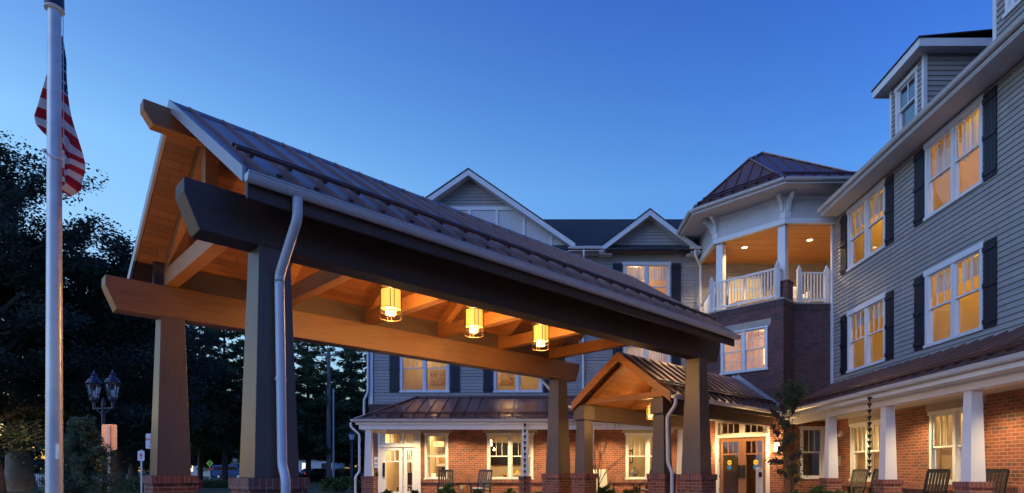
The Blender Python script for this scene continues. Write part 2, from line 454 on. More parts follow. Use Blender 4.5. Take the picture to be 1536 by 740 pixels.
def wloc(o):
    v = Vector(o.location)
    while o.parent is not None: o = o.parent; v = v + Vector(o.location)
    return v
def attach(o, parent):
    # parts are modelled in world coordinates when the thing's Empty stands away from the origin
    o.parent = parent
    if parent.get("_world"): o.location = -wloc(parent)
    if o.type == 'MESH' and parent.type == 'MESH': pass
def tag(o, label=None, cat=None, group=None, kind=None):
    if label: o["label"] = label
    if cat: o["category"] = cat
    if group: o["group"] = group
    if kind: o["kind"] = kind
    return o
def thing(name, label, cat, loc=(0, 0, 0), rz=0.0, group=None, world_parts=False):
    o = bpy.data.objects.new(name, None); COL.objects.link(o); o.location = loc; o.rotation_euler = (0, 0, rz)
    o.empty_display_size = 0.3
    if world_parts: o["_world"] = 1
    return tag(o, label, cat, group)
def copy_tree(o, parent=None):
    c = o.copy(); COL.objects.link(c)
    if parent is not None: c.parent = parent
    for ch in [x for x in bpy.data.objects if x.parent is o]: copy_tree(ch, c)
    return c
def relabel(o, label): o["label"] = label; return o

ROT45 = Matrix(((S2, -S2, 0, 0), (S2, S2, 0, 0), (0, 0, 1, 0), (0, 0, 0, 1)))   # (u,v,z) -> world
def facade(ox, oy, tx, ty, nx, ny):       # (a, out, z) -> world
    return Matrix(((tx, nx, 0, ox), (ty, ny, 0, oy), (0, 0, 1, 0), (0, 0, 0, 1)))

def point_light(name, loc, energy, color=(1.0, 0.62, 0.28), size=0.06):
    d = bpy.data.lights.new(name, 'POINT'); d.energy = energy; d.color = color; d.shadow_soft_size = size
    o = bpy.data.objects.new(name, d); COL.objects.link(o); o.location = loc; return o
def spot_light(name, loc, energy, color=(1.0, 0.62, 0.28), angle=120, blend=0.8, size=0.05, aim=(0, 0, -1)):
    d = bpy.data.lights.new(name, 'SPOT'); d.energy = energy; d.color = color; d.shadow_soft_size = size
    d.spot_size = R(angle); d.spot_blend = blend
    o = bpy.data.objects.new(name, d); COL.objects.link(o); o.location = loc
    o.rotation_euler = (-Vector(aim)).to_track_quat('Z', 'Y').to_euler(); return o
def area_light(name, loc, sx, sy, energy, color=(1.0, 0.72, 0.4)):
    d = bpy.data.lights.new(name, 'AREA'); d.shape = 'RECTANGLE'; d.size = sx; d.size_y = sy; d.energy = energy; d.color = color
    o = bpy.data.objects.new(name, d); COL.objects.link(o); o.location = loc; return o

def wall(mb, rng, z0, z1, holes=(), board=None, lip=0.024, out=0.0):
    """sheet in facade coordinates (a, out, z); rng(z)->(amin, amax); holes (a0,a1,z0,z1)"""
    zs = {z0, z1}
    for h in holes:
        for z in (h[2], h[3]):
            if z0 < z < z1: zs.add(z)
    if board:
        k = math.ceil(z0 / board)
        while k * board < z1: zs.add(round(k * board, 5)); k += 1
    zs = sorted(zs)
    def o_at(z, zm):
        if not board: return out
        kb = math.floor(zm / board) * board
        return out + lip * (1 - (z - kb) / board)
    for za, zb in zip(zs, zs[1:]):
        if zb - za < 1e-4: continue
        zm = (za + zb) / 2
        cuts = sorted((h[0], h[1]) for h in holes if h[2] < zm < h[3])
        L = [rng(za)[0], rng(zb)[0]]; Rr = [rng(za)[1], rng(zb)[1]]
        segs = []; cur = L
        for c0, c1 in cuts:
            if c0 > min(cur): segs.append((cur, [c0, c0]))
            cur = [c1, c1]
        if max(cur) < max(Rr): segs.append((cur, Rr))
        oa, ob = o_at(za, zm), o_at(zb, zm)
        for l, r in segs:
            mb.quad((l[0], oa, za), (r[0], oa, za), (r[1], ob, zb), (l[1], ob, zb))
            if board and oa > out + 0.9 * lip: mb.quad((l[0], out, za), (r[0], out, za), (r[0], oa, za), (l[0], oa, za))

def clip_line(poly, axis, val):
    xs = []
    n = len(poly)
    for i in range(n):
        a, b = poly[i], poly[(i + 1) % n]
        if (a[axis] - val) * (b[axis] - val) < 0:
            t = (val - a[axis]) / (b[axis] - a[axis]); xs.append(a[1 - axis] + t * (b[1 - axis] - a[1 - axis]))
    return (min(xs), max(xs)) if len(xs) >= 2 else None

def metal_roof(poly, ea, eb, parent, spacing=0.41, rails=(0.42, 0.6), thick=0.07, name="roof", M=None, mat=None, phase=0.5, ribs=True, rh=0.085):
    """poly: 3d points of the top surface; ea->eb the eave; makes roof panel (with seams) and snow rail"""
    mb = MB(M); P = [Vector(p) for p in poly]; ea = Vector(ea); eb = Vector(eb)
    e = (eb - ea).normalized()
    c = sum(P, Vector()) / len(P)
    s = (c - ea) - e * (c - ea).dot(e); s.normalize()
    n = e.cross(s); n = n if n.z > 0 else -n
    mb.prism([p for p in P], -n * thick)
    q = [((p - ea).dot(e), (p - ea).dot(s)) for p in P]
    def W(x, y, h=0.0): return ea + e * x + s * y + n * h
    x0, x1 = min(a[0] for a in q), max(a[0] for a in q)
    if ribs:
        k = x0 + spacing * phase; ks = []
        while k < x1:
            r = clip_line(q, 0, k)
            if r and r[1] - r[0] > 0.05:
                mb.bar(W(k, r[0], 0.02), W(k, r[1], 0.02), 0.024, 0.045, up=n); ks.append(k)
            k += spacing
    o = mb.build(name, mat or M_ROOF, parent)
    if rails and ribs:
        rb = MB(M)
        for sv in rails:
            r = clip_line(q, 1, sv)
            if r: rb.bar(W(r[0] + 0.05, sv, rh), W(r[1] - 0.05, sv, rh), 0.04, 0.04, up=n)
        for k in ks:
            r = clip_line(q, 0, k)
            if r and r[0] < rails[0] < r[1]:
                rb.bar(W(k, rails[0] - 0.03, rh - 0.03), W(k, min(rails[-1] + 0.04, r[1]), rh - 0.03), 0.05, 0.05, up=n)
                if r[0] < rails[0] * 0.5: rb.bar(W(k + spacing / 2 - 0.03, rails[0] * 0.45, 0.015), W(k + spacing / 2 + 0.03, rails[0] * 0.45, 0.015), 0.03, 0.03, up=n)
        rb.build("snow_guard", mat or M_RAIL, parent)
    return o

def gutter(A, B, out, parent, M=None, r=0.07, name="gutter", mat=None):
    """half round gutter along A->B (top of rim), out = unit vector away from the wall"""
    mb = MB(M); A = Vector(A); B = Vector(B); out = Vector(out)
    c = out * r; pts = []
    for k in range(9):
        a = math.pi * k / 8; pts.append(out * (-math.cos(a) * r) + Vector((0, 0, -math.sin(a) * r * 1.25)))
    for k in range(8, -1, -1):
        a = math.pi * k / 8; pts.append(out * (-math.cos(a) * r * 0.86) + Vector((0, 0, -math.sin(a) * r * 1.1)))
    # rolled front rim
    mb.prism([A + c + p for p in pts], B - A)
    mb.tube([A + c + out * r, B + c + out * r], 0.012, 6)
    for X in (A, B):
        mb.add([tuple(X + c + out * (-math.cos(math.pi * k / 8) * r * 0.95) + Vector((0, 0, -math.sin(math.pi * k / 8) * r * 1.18))) for k in range(9)], [tuple(range(9))])
    return mb.build(name, mat or M_GUT, parent)

def round_path(pts, rad=0.08, n=4):
    pts = [Vector(p) for p in pts]; out = [pts[0]]
    for i in range(1, len(pts) - 1):
        a, p, b = pts[i - 1], pts[i], pts[i + 1]
        d1 = min(rad, (p - a).length / 2); d2 = min(rad, (b - p).length / 2)
        q0 = p + (a - p).normalized() * d1; q1 = p + (b - p).normalized() * d2
        for k in range(n + 1):
            t = k / n; out.append(q0 * (1 - t) ** 2 + p * 2 * t * (1 - t) + q1 * t * t)
    out.append(pts[-1]); return out
def downspout(pts, parent, r=0.045, M=None, mat=None, straps=()):
    mb = MB(M); mb.tube(round_path(pts), r, 12)
    for st in straps: mb.tube([Vector(st) - Vector((0, 0, 0.02)), Vector(st) + Vector((0, 0, 0.02))], r * 1.12, 12)
    return mb.build("downspout", mat or M_GUT, parent)

# ------------------------------------------------------------ ground
def ground():
    mb = MB(); mb.quad((-900, -300, 0), (900, -300, 0), (900, 1500, 0), (-900, 1500, 0))
    t = NT("lawn"); f = t.noise(t.obj(), 0.25, 6, 0.7); f2 = t.noise(t.obj(), 30, 2)
    t.base(t.ramp(t.math('ADD', t.math('MULTIPLY', f, 0.6), t.math('MULTIPLY', f2, 0.4)), [(0.35, (0.03, 0.05, 0.015)), (0.65, (0.07, 0.1, 0.03))])); t.p(0.95)
    tag(mb.build("ground", t.m), kind="structure")
    asph = plain("asphalt", (0.05, 0.05, 0.052), 0.85, var=0.15, bump=0.4, bscale=80)
    conc = plain("concrete_paving", (0.16, 0.15, 0.14), 0.85, var=0.1, bump=0.2)
    pave = brick("paver_brick", (0.22, 0.12, 0.09), (0.17, 0.1, 0.08), (0.15, 0.13, 0.12))
    mb = MB(); mb.box(-15, 12, -40, 20.3, -0.1, 0.004)
    tag(mb.build("forecourt", conc), kind="structure")
    mb = MB(); mb.box(-13.5, 60, 38, 52, -0.1, 0.006)
    tag(mb.build("parking_lot", asph), kind="structure")
    mb = MB(); mb.box(-300, 300, 78, 90, -0.1, 0.01)
    tag(mb.build("road", asph), kind="structure")
    mb = MB(); mb.box(-300, 300, 92, 94, -0.1, 0.014); mb.box(-300, 300, 73, 75, -0.1, 0.014)
    tag(mb.build("pavement", conc), kind="structure")
    mb = MB()
    for k in range(9): mb.box(-12 + k * 2.7, -11.88 + k * 2.7, 40, 45, 0, 0.011)
    mb.box(-300, 300, 83.9, 84.05, 0, 0.015)
    tag(mb.build("painted_markings", M_SIGNW), kind="structure")
    mb = MB(); mb.box(-13.7, 60, 37.75, 37.95, -0.1, 0.13); mb.box(-13.7, -13.5, 37.95, 52, -0.1, 0.13); mb.box(-13.5, 60, 52, 52.2, -0.1, 0.13)
    tag(mb.build("kerb", conc), kind="structure")
    # driveway under the canopy running along its side, porch slab and planting beds
    mb = MB(ROT45); mb.box(-12, 18.2, 8.15, 11.9, -0.1, 0.012)
    tag(mb.build("driveway", asph), kind="structure")
    mb = MB(); mb.prism([(-6.6, 20.3, -0.1), (4.2, 20.3, -0.1), (5.6, 21.1, -0.1), (6.1, 21.6, -0.1), (6.1, 23.3, -0.1), (-6.6, 23.3, -0.1)], (0, 0, 0.16))
    mb.prism([(7.0, 4, -0.1), (9.5, 4, -0.1), (9.5, 19.7, -0.1), (8.2, 19.7, -0.1), (7.64, 19.1, -0.1), (7.0, 18.6, -0.1)], (0, 0, 0.16))
    tag(mb.build("porch_floor", pave), kind="structure")
ground()

# ------------------------------------------------------------ tapered column with a brick pier (canopies)
def column(parent, M, cx, cy, w0, w1, zt, pier, zp, name="column"):
    mb = MB(M); mb.taper(cx, cy, w0, w1, zp, zt)
    c = mb.build(name, M_COLM, parent, bevel=0.008)
    mb = MB(M); mb.taper(cx, cy, pier, pier, 0, zp - 0.14); mb.build("brick_pier", M_BRICK, c)
    mb = MB(M); mb.taper(cx, cy, pier + 0.05, pier + 0.05, zp - 0.14, zp); mb.build("pier_cap", M_SOLD, c, bevel=0.006)
    return c

def beam(parent, M, v0, v1, u0, u1, z0, z1, name="beam", cut=0.16, plumb=0.16, mat=None):
    """long beam along u with chamfered lower ends"""
    mb = MB(M)
    prof = [(u0, z1), (u0, z1 - plumb), (u0 + cut, z0), (u1 - cut, z0), (u1, z1 - plumb), (u1, z1)]
    mb.prism([(u, v0, z) for u, z in prof], (0, v1 - v0, 0))
    return mb.build(name, mat or M_BEAM, parent, bevel=0.012)

# ------------------------------------------------------------ drive-through canopy
def big_canopy():
    M = ROT45
    t = thing("drive_through_canopy", "large timber canopy with standing-seam metal roof on four tapered columns over the driveway", "canopy", (M @ Vector((7.8, 9.97, 0))), world_parts=True)
    VC, U0, U1 = 9.97, 2.30, 13.4
    VE0, VE1 = 6.92, 13.02; ZE, ZR = 4.48, 6.54; sl = (ZR - ZE) / (VC - VE0)
    for cx in (2.815, 12.865):
        for cy in (7.645, 12.295): column(t, M, cx, cy, 0.53, 0.37, 3.9, 0.67, 1.11)
    beam(t, M, 7.47, 7.82, 1.84, 13.7, 3.9, 4.45)
    beam(t, M, 12.12, 12.47, 1.84, 13.62, 3.9, 4.45, mat=M_BEAM2)
    # roof slopes
    metal_roof([(U0, VE0, ZE), (U1, VE0, ZE), (U1, VC, ZR), (U0, VC, ZR)], (U0, VE0, ZE), (U1, VE0, ZE), t, M=M, spacing=0.45, rails=(0.66, 0.82), rh=0.11)
    metal_roof([(U0, VE1, ZE), (U1, VE1, ZE), (U1, VC, ZR), (U0, VC, ZR)], (U0, VE1, ZE), (U1, VE1, ZE), t, M=M, spacing=0.45, rails=(0.66, 0.82), rh=0.11)
    mb = MB(M); mb.prism([(U0 - 0.01, VC - 0.16, ZR - 0.10), (U0 - 0.01, VC, ZR + 0.012), (U0 - 0.01, VC + 0.16, ZR - 0.10), (U0 - 0.01, VC, ZR + 0.035)], (U1 - U0 + 0.02, 0, 0))
    mb.build("ridge_cap", M_ROOF, t)
    # plank ceilings
    for s in (-1, 1):
        ve = VC + s * (VC - VE0)
        mb = MB(M); k = 0.075
        a = (U0 + 0.02, ve - s * 0.02, ZE - k - 0.008); b = (U1 - 0.02, ve - s * 0.02, ZE - k - 0.008); c = (U1 - 0.02, VC, ZR - k - 0.01); d = (U0 + 0.02, VC, ZR - k - 0.01)
        mb.prism([a, b, c, d], (0, 0, -0.03)); mb.build("plank_ceiling", M_WOODC, t)
        # boards closing the space between beam and ceiling, eave soffit and fascia
        vb = VC + s * (VC - 7.645); zt = ZE + sl * abs(vb - ve) - 0.12
        mb = MB(M); mb.box(U0 + 0.25, U1 - 0.3, vb - 0.06, vb + 0.06, 4.452, zt); mb.build("frieze_board", M_BEAM, t)
        mb = MB(M); mb.box(U0 + 0.02, U1 - 0.02, min(ve, ve - s * 0.05), max(ve, ve - s * 0.05), 4.19, ZE - 0.075); mb.build("fascia_board", M_BEAM, t)
        gutter((U0 - 0.02, ve, ZE - 0.06), (U1 + 0.02, ve, ZE - 0.06), (0, s, 0), t, M=M, r=0.075)
        # rakes at both gable ends
        for ue, sg in ((U0, -1), (U1, 1)):
            mb = MB(M)
            A = (ue, ve - s * 0.0, ZE - 0.13); B = (ue, VC, ZR - 0.13); h = 0.17
            mb.prism([A, B, (ue, VC, ZR - 0.13 + h), (ue, ve, ZE - 0.13 + h)], (sg * 0.035, 0, 0)); mb.build("rake_trim", M_RAKE, t)
    # trusses
    us = [2.8 + i * (12.5 - 2.8) / 5 for i in range(6)]
    for i, u in enumerate(us):
        mb = MB(M); mb.box(u - 0.1, u + 0.1, 7.5, 12.44, 4.455, 4.74)
        tie = mb.build("tie_beam", M_TIE, t, bevel=0.01)
        for s in (-1, 1):
            ve = VC + s * 2.75; z = ZE + sl * (3.05 - 2.75) - 0.12
            mb = MB(M)
            mb.prism([(u - 0.09, ve, z), (u - 0.09, VC, ZR - 0.125), (u - 0.09, VC, ZR - 0.42), (u - 0.09, ve, z - 0.27)], (0.18, 0, 0)); mb.build("rafter", M_TIE, t, bevel=0.008)
        mb = MB(M); mb.box(u - 0.085, u + 0.085, VC - 0.1, VC + 0.1, 4.74, ZR - 0.3); mb.build("king_post", M_TIE, t)
        mb = MB(M)
        for vb in (7.55, 12.39): mb.box(u - 0.13, u - 0.101, vb - 0.05, vb + 0.05, 4.45, 4.56)
        mb.build("steel_bracket", M_DARKM, tie)
    beam(t, M, VC - 0.1, VC + 0.1, 1.93, 13.0, 6.09, 6.41, name="ridge_beam", mat=M_TIE, cut=0.12, plumb=0.14)
    # downspouts
    u = 2.83
    P = lambda v, z: M @ Vector((u, v, z))
    downspout([P(6.83, 4.32), P(6.83, 4.08), P(7.36, 3.55), P(7.355, 3.4), P(7.27, 1.25), P(7.17, 1.12), P(7.17, 0.05)], t, 0.056, straps=[P(7.32, 2.3)])
    u = 12.9
    downspout([P(13.1, 4.32), P(13.1, 4.05), P(12.6, 3.6), P(12.66, 1.3), P(12.75, 1.1), P(12.75, 0.05)], t, 0.05)
    return t
BIG = big_canopy()
# in-ground floodlight that lights the open gable and the flagpole
t = thing("ground_floodlight", "small ground floodlight in front of the open canopy gable", "floodlight", ROT45 @ Vector((1.55, 9.9, 0)))
mb = MB(); mb.lathe((0, 0, 0), [(0, 0), (0.12, 0), (0.13, 0.1), (0.1, 0.11), (0.1, 0.07), (0, 0.07)], 18); mb.build("housing", M_DARKM, t)
mb = MB(); mb.lathe((0, 0, 0.085), [(0, 0), (0.1, 0)], 18); mb.build("lens", M_DOWN, t)
spot_light("flood_light", ROT45 @ Vector((1.55, 9.9, 0.14)), 330, (1.0, 0.56, 0.24), 54, 0.8, 0.08, aim=(ROT45 @ Vector((0.24, 0.2, 1)))[:])
t2 = thing('ground_floodlight', 'small ground floodlight at the foot of the flagpole', 'floodlight', (-6.35, 7.2, 0))
for ch in [x for x in bpy.data.objects if x.parent is t]: c_ = ch.copy(); COL.objects.link(c_); c_.parent = t2
spot_light('flood_light', (-6.35, 7.2, 0.14), 90, (0.95, 0.95, 1.0), 34, 0.8, 0.08, aim=(-0.03, 0.11, 1))

# ------------------------------------------------------------ hanging lanterns
def lantern(loc, h, r, chain, label, power, group="hanging lanterns under the canopies"):
    t = thing("hanging_lantern", label, "lantern", loc, rz=R(22), group=group)
    # loc = underside centre of the lantern
    mb = MB(); mb.lathe((0, 0, 0), [(r * 0.94, h * 0.30), (r * 0.94, h * 0.86)], 28); mb.build("shade", M_SHADE, t, recalc=False)
    mb = MB(); mb.lathe((0, 0, 0), [(0, h * 0.12), (r * 0.5, h * 0.12), (r * 0.52, h * 0.2), (r * 0.52, h * 0.33), (0, h * 0.33)], 16); mb.build("diffuser", M_INNER, t)
    mb = MB()
    for z in (0.0, h * 0.2, h * 0.3, h * 0.86):
        mb.tube([(r * math.cos(a), r * math.sin(a), z) for a in [2 * math.pi * k / 28 for k in range(29)]], 0.007, 6, caps=False)
    for k in range(4):
        a = math.pi / 2 * k; c, s = math.cos(a), math.sin(a)
        for d in (-0.035, 0.035):
            x, y = r * c - d * s, r * s + d * c
            mb.box(x - 0.006, x + 0.006, y - 0.006, y + 0.006, -0.01, h)
        mb.tube([(r * c, r * s, h * 0.99), (r * 0.5 * c, r * 0.5 * s, h * 0.95), (0, 0, h * 0.93)], 0.008, 6)
        mb.tube([(r * c, r * s, h * 0.2), (0, 0, h * 0.12)], 0.005, 6)
    mb.lathe((0, 0, 0), [(0, h * 0.90), (0.03, h * 0.91), (0.03, h * 0.99), (0, h * 1.02)], 10)
    mb.build("frame", M_BRONZE, t)
    mb = MB(); z = h * 1.02; k = 0
    while z < h + chain:
        a = (k % 2) * math.pi / 2
        mb.tube([(0.014 * math.cos(q) * math.cos(a), 0.014 * math.cos(q) * math.sin(a), z + 0.028 + 0.028 * math.sin(q)) for q in [2 * math.pi * j / 8 for j in range(9)]], 0.004, 5, caps=False)
        z += 0.045; k += 1
    mb.build("chain", M_BRONZE, t)
    point_light("lantern_light", Vector(loc) + Vector((0, 0, -0.06)), power * 0.6, (1.0, 0.54, 0.18), 0.07)
    point_light("lantern_light", Vector(loc) + Vector((0, 0, h + 0.06)), power * 0.4, (1.0, 0.54, 0.18), 0.05)
    return t
LP = 185
for i, u in enumerate((5.74, 7.68, 9.62)):
    w = ROT45 @ Vector((u + 0.03, 9.78, 4.0))
    lantern(w, 0.60, 0.188, 1.45, ("yellow cylinder lantern hanging nearest the open gable end of the large canopy", "yellow cylinder lantern in the middle of the large canopy's row of three", "yellow cylinder lantern hanging in the large canopy nearest the small entrance gable")[i], LP)

# ------------------------------------------------------------ small entrance canopy
def small_canopy():
    M = ROT45
    t = thing("entrance_canopy", "small timber gable canopy with bronze metal roof leading to the wooden entrance doors", "canopy", (M @ Vector((15.5, 9.7, 0))), world_parts=True)
    VC, U0, U1 = 9.7, 12.42, 18.88; VE0, VE1, ZE, ZR = 8.08, 11.32, 3.08, 4.28; sl = (ZR - ZE) / (VC - VE0)
    for cy in (8.53, 11.13): column(t, M, 12.7, cy, 0.38, 0.3, 2.62, 0.5, 1.12)
    for cy in (8.53, 11.13):
        beam(t, M, cy - 0.14, cy + 0.14, 12.5, 18.85, 2.62, 3.04, cut=0.03, plumb=0.2)
        mb = MB(M); mb.box(12.46, 12.95, cy - 0.19, cy + 0.19, 2.618, 3.02 if cy > 9 else 3.0); mb.build("beam_cap", M_COLM, t, bevel=0.01)
    for ve, s in ((VE0, -1), (VE1, 1)):
        poly = [(U0, ve, ZE), (U1, ve, ZE), (U1, VC, ZR), (U0, VC, ZR)]
        metal_roof(poly, poly[0], poly[1], t, M=M, spacing=0.41, rails=(0.36, 0.5), thick=0.06)
        mb = MB(M); mb.prism([(U0 + 0.03, ve - s * 0.03, ZE - 0.075), (U1, ve - s * 0.03, ZE - 0.075), (U1, VC, ZR - 0.075), (U0 + 0.03, VC, ZR - 0.075)], (0, 0, -0.03)); mb.build("plank_ceiling", M_PINE, t)
        mb = MB(M); mb.prism([(U0, ve, ZE - 0.2), (U0, VC, ZR - 0.2), (U0, VC, ZR + 0.03), (U0, ve, ZE + 0.03)], (-0.04, 0, 0)); mb.build("rake_trim", M_TIE, t)
        mb = MB(M); mb.box(U0 + 0.02, U1, min(ve, ve - s * 0.04), max(ve, ve - s * 0.04), 2.86, ZE - 0.065); mb.build("fascia_board", M_BEAM, t)
        gutter((U0 - 0.02, ve, ZE - 0.05), (U1 - (0.6 if s < 0 else 0.3), ve, ZE - 0.05), (0, s, 0), t, M=M, r=0.065)
    mb = MB(M); mb.prism([(U0 - 0.04, VC - 0.13, ZR - 0.08), (U0 - 0.04, VC, ZR + 0.015), (U0 - 0.04, VC + 0.13, ZR - 0.08), (U0 - 0.04, VC, ZR + 0.035)], (U1 - U0 - 0.1, 0, 0)); mb.build("ridge_cap", M_ROOF, t)
    # flashing where the roof meets the tower wall
    mb = MB(M); mb.bar((U1 - 0.02, VC - 0.02, ZR + 0.1), (U1 - 0.02, VE0 + 0.05, ZE + 0.1), 0.04, 0.16, up=(0, 0, 1)); mb.bar((U1 - 0.02, VC + 0.02, ZR + 0.1), (U1 - 0.02, VE1 - 0.05, ZE + 0.1), 0.04, 0.16, up=(0, 0, 1)); mb.build("flashing", M_RAKE, t)
    for u in (12.75, 14.8, 16.9):
        mb = MB(M); mb.box(u - 0.08, u + 0.08, 8.5, 11.1, 3.045, 3.2); mb.build("tie_beam", M_TIE, t, bevel=0.008)
        for s in (-1, 1):
            ve = VC + s * 1.5
            mb = MB(M); mb.prism([(u - 0.07, ve, ZE + 0.12 * sl - 0.11), (u - 0.07, VC, ZR - 0.11), (u - 0.07, VC, ZR - 0.3), (u - 0.07, ve, ZE - 0.2)], (0.14, 0, 0)); mb.build("rafter", M_TIE, t)
        if u > 13: mb = MB(M); mb.box(u - 0.06, u + 0.06, VC - 0.07, VC + 0.07, 3.2, ZR - 0.25); (mb.build("king_post", M_TIE, t) if u > 13 else None)
    u = 12.5
    P = lambda v, z: M @ Vector((u, v, z))
    downspout([P(8.0, 2.96), P(8.0, 2.8), P(8.24, 2.52), P(8.22, 1.4), P(8.1, 1.16), P(8.1, 0.05)], t, 0.045)
    u = 13.1
    downspout([P(11.4, 2.96), P(11.4, 2.75), P(11.15, 2.5), P(11.15, 1.35), P(11.5, 1.2), P(11.5, 0.05)], t, 0.04)
    return t
small_canopy()
lantern(ROT45 @ Vector((13.85, 9.68, 2.64)), 0.36, 0.11, 0.9, "small lantern hanging under the entrance canopy in front of the wooden doors", 60)

# ------------------------------------------------------------ the building
B = thing("residence_building", "four-storey grey-sided residence with brick ground floor, porches and corner balcony tower", "building", (0, 23.3, 0), world_parts=True)
FB = facade(0, 23.3, 1, 0, 0, -1)          # back wing facing the camera   a = X
FR = facade(9.5, 0, 0, 1, -1, 0)           # right wing                     a = Y
FD = facade(18.91 * S2, 18.91 * S2, -S2, S2, -S2, -S2)  # tower diagonal, a = v

def window(M, a0, a1, z0, z1, twin=True, lites=(3, 1), room=M_ROOMO, depth=1.2, valance=0.26, shutters=True, head=0.12, val_mat=None, low=None, roombox=True, frame_mat=None, lower_lites=None, lampw=34):
    fm = frame_mat or M_WHITE
    c = 0.085
    mb = MB(M)
    mb.box(a0, a0 + c, -0.1, 0.03, z0, z1 - head); mb.box(a1 - c, a1, -0.1, 0.03, z0, z1 - head)
    mb.box(a0 - 0.04, a1 + 0.04, -0.1, 0.045, z1 - head, z1); mb.box(a0 - 0.03, a1 + 0.03, -0.1, 0.06, z0 - 0.03, z0 + 0.045)
    mid = (a0 + a1) / 2
    if twin: mb.box(mid - 0.05, mid + 0.05, -0.1, 0.02, z0 + 0.045, z1 - head)
    w = mb.build("window", fm, B)
    spans = [(a0 + c, mid - 0.05), (mid + 0.05, a1 - c)] if twin else [(a0 + c, a1 - c)]
    zb, zt = z0 + 0.045, z1 - head; zm = (zb + zt) / 2 + 0.02
    sm = MB(M); gp = MB(M)
    for b0, b1 in spans:
        f = 0.04
        for (za, zc, o0, o1, nv, nh) in ((zm - 0.02, zt, -0.06, -0.015, lites[0], lites[1]), (zb, zm + 0.02, -0.1, -0.055, (lower_lites or (1, 1))[0], (lower_lites or (1, 1))[1])):
            sm.box(b0, b0 + f, o0, o1, za, zc); sm.box(b1 - f, b1, o0, o1, za, zc)
            sm.box(b0 + f, b1 - f, o0, o1, za, za + f); sm.box(b0 + f, b1 - f, o0, o1, zc - f, zc)
            for k in range(1, nv):
                x = b0 + f + (b1 - b0 - 2 * f) * k / nv; sm.box(x - 0.009, x + 0.009, o0 + 0.01, o1 - 0.004, za + f, zc - f)
            for k in range(1, nh):
                z = za + f + (zc - za - 2 * f) * k / nh; sm.box(b0 + f, b1 - f, o0 + 0.012, o1 - 0.006, z - 0.009, z + 0.009)
            om = (o0 + o1) / 2
            gp.quad((b0 + f, om, za + f), (b1 - f, om, za + f), (b1 - f, om, zc - f), (b0 + f, om, zc - f))
    sm.build("sash", fm, w); gp.build("pane", M_GLASS if room is not M_DGLASS else M_GLASSR, w)
    if valance:
        vm = MB(M); n = 24; zv = zt - (zt - zb) * valance
        for b0, b1 in spans:
            pts = [(b0 + (b1 - b0) * k / n, -0.2 + 0.03 * math.sin(k * 1.9 + b0)) for k in range(n + 1)]
            vm.add([(x, y, zt) for x, y in pts] + [(x, y, zv + 0.02 * math.sin(x * 9)) for x, y in pts], [(k, k + 1, n + 2 + k, n + 1 + k) for k in range(n)], True)
        vm.build("curtain", val_mat or M_CURT, w)
    if low is not None:
        vm = MB(M)
        for b0, b1 in spans: vm.quad((b0, -0.18, zb), (b1, -0.18, zb), (b1, -0.18, zm), (b0, -0.18, zm))
        vm.build("blind", low, w)
    if roombox:
        if room is not M_DGLASS: depth = max(depth, 1.9)
        rm = MB(M); mg = 0.25 if room is not M_DGLASS else 0.02
        x0, x1, y0, y1, q0, q1 = a0 - mg, a1 + mg, -depth, -0.105, z0 - 0.25, z1 + 0.16
        A = [(x0, y0, q0), (x1, y0, q0), (x1, y0, q1), (x0, y0, q1), (x0, y1, q0), (x1, y1, q0), (x1, y1, q1), (x0, y1, q1)]
        rm.add(A, [(0, 1, 2, 3), (0, 1, 5, 4), (3, 2, 6, 7), (0, 3, 7, 4), (1, 2, 6, 5)])
        rm.build("room_interior", room, w)
        if room is not M_DGLASS:
            rr = random.random(); am = (a0 + a1) / 2
            point_light("room_lamp", M @ Vector((am + (rr - 0.5) * 1.0, -1.05, z1 + 0.06)), lampw * (0.7 + 0.5 * random.random()), (1.0, 0.74, 0.36) if room is not M_ROOMO else (1.0, 0.68, 0.24), 0.07)
            dd = MB(M); xc = a0 + (a1 - a0) * (0.2 + 0.6 * random.random())
            if rr < 0.45:
                dd.box(xc - 0.3, xc + 0.3, -depth + 0.005, -depth + 0.03, z0 + 0.55, z0 + 1.15); dd.build("wall_picture", M_ART, w)
            elif rr < 0.8:
                dd.box(xc - 0.42, xc + 0.42, -depth + 0.005, -depth + 0.04, q0, z0 + 1.25); dd.build("inner_door", M_INWHITE, w)
            else:
                dd.box(xc - 0.4, xc + 0.5, -depth + 0.3, -depth + 0.7, q0, z0 + 0.45); dd.build("cabinet", M_DKWOOD, w)
    if shutters:
        sides = shutters if isinstance(shutters, tuple) else (True, True)
        for on, x0, x1 in ((sides[0], a0 - 0.42, a0 - 0.05), (sides[1], a1 + 0.05, a1 + 0.42)):
            if not on: continue
            s = MB(M); za, zc = z0 - 0.02, z1 - 0.06; n = 4
            for k in range(n):
                d = (x1 - x0) / n; s.box(x0 + k * d + 0.004, x0 + (k + 1) * d - 0.004, 0.018, 0.045, za, zc)
            for z in (za + 0.1, (za + zc) / 2 - 0.05, zc - 0.2): s.box(x0 - 0.005, x1 + 0.005, 0.045, 0.068, z, z + 0.1)
            s.build("shutter", M_SHUT, B)
    return w

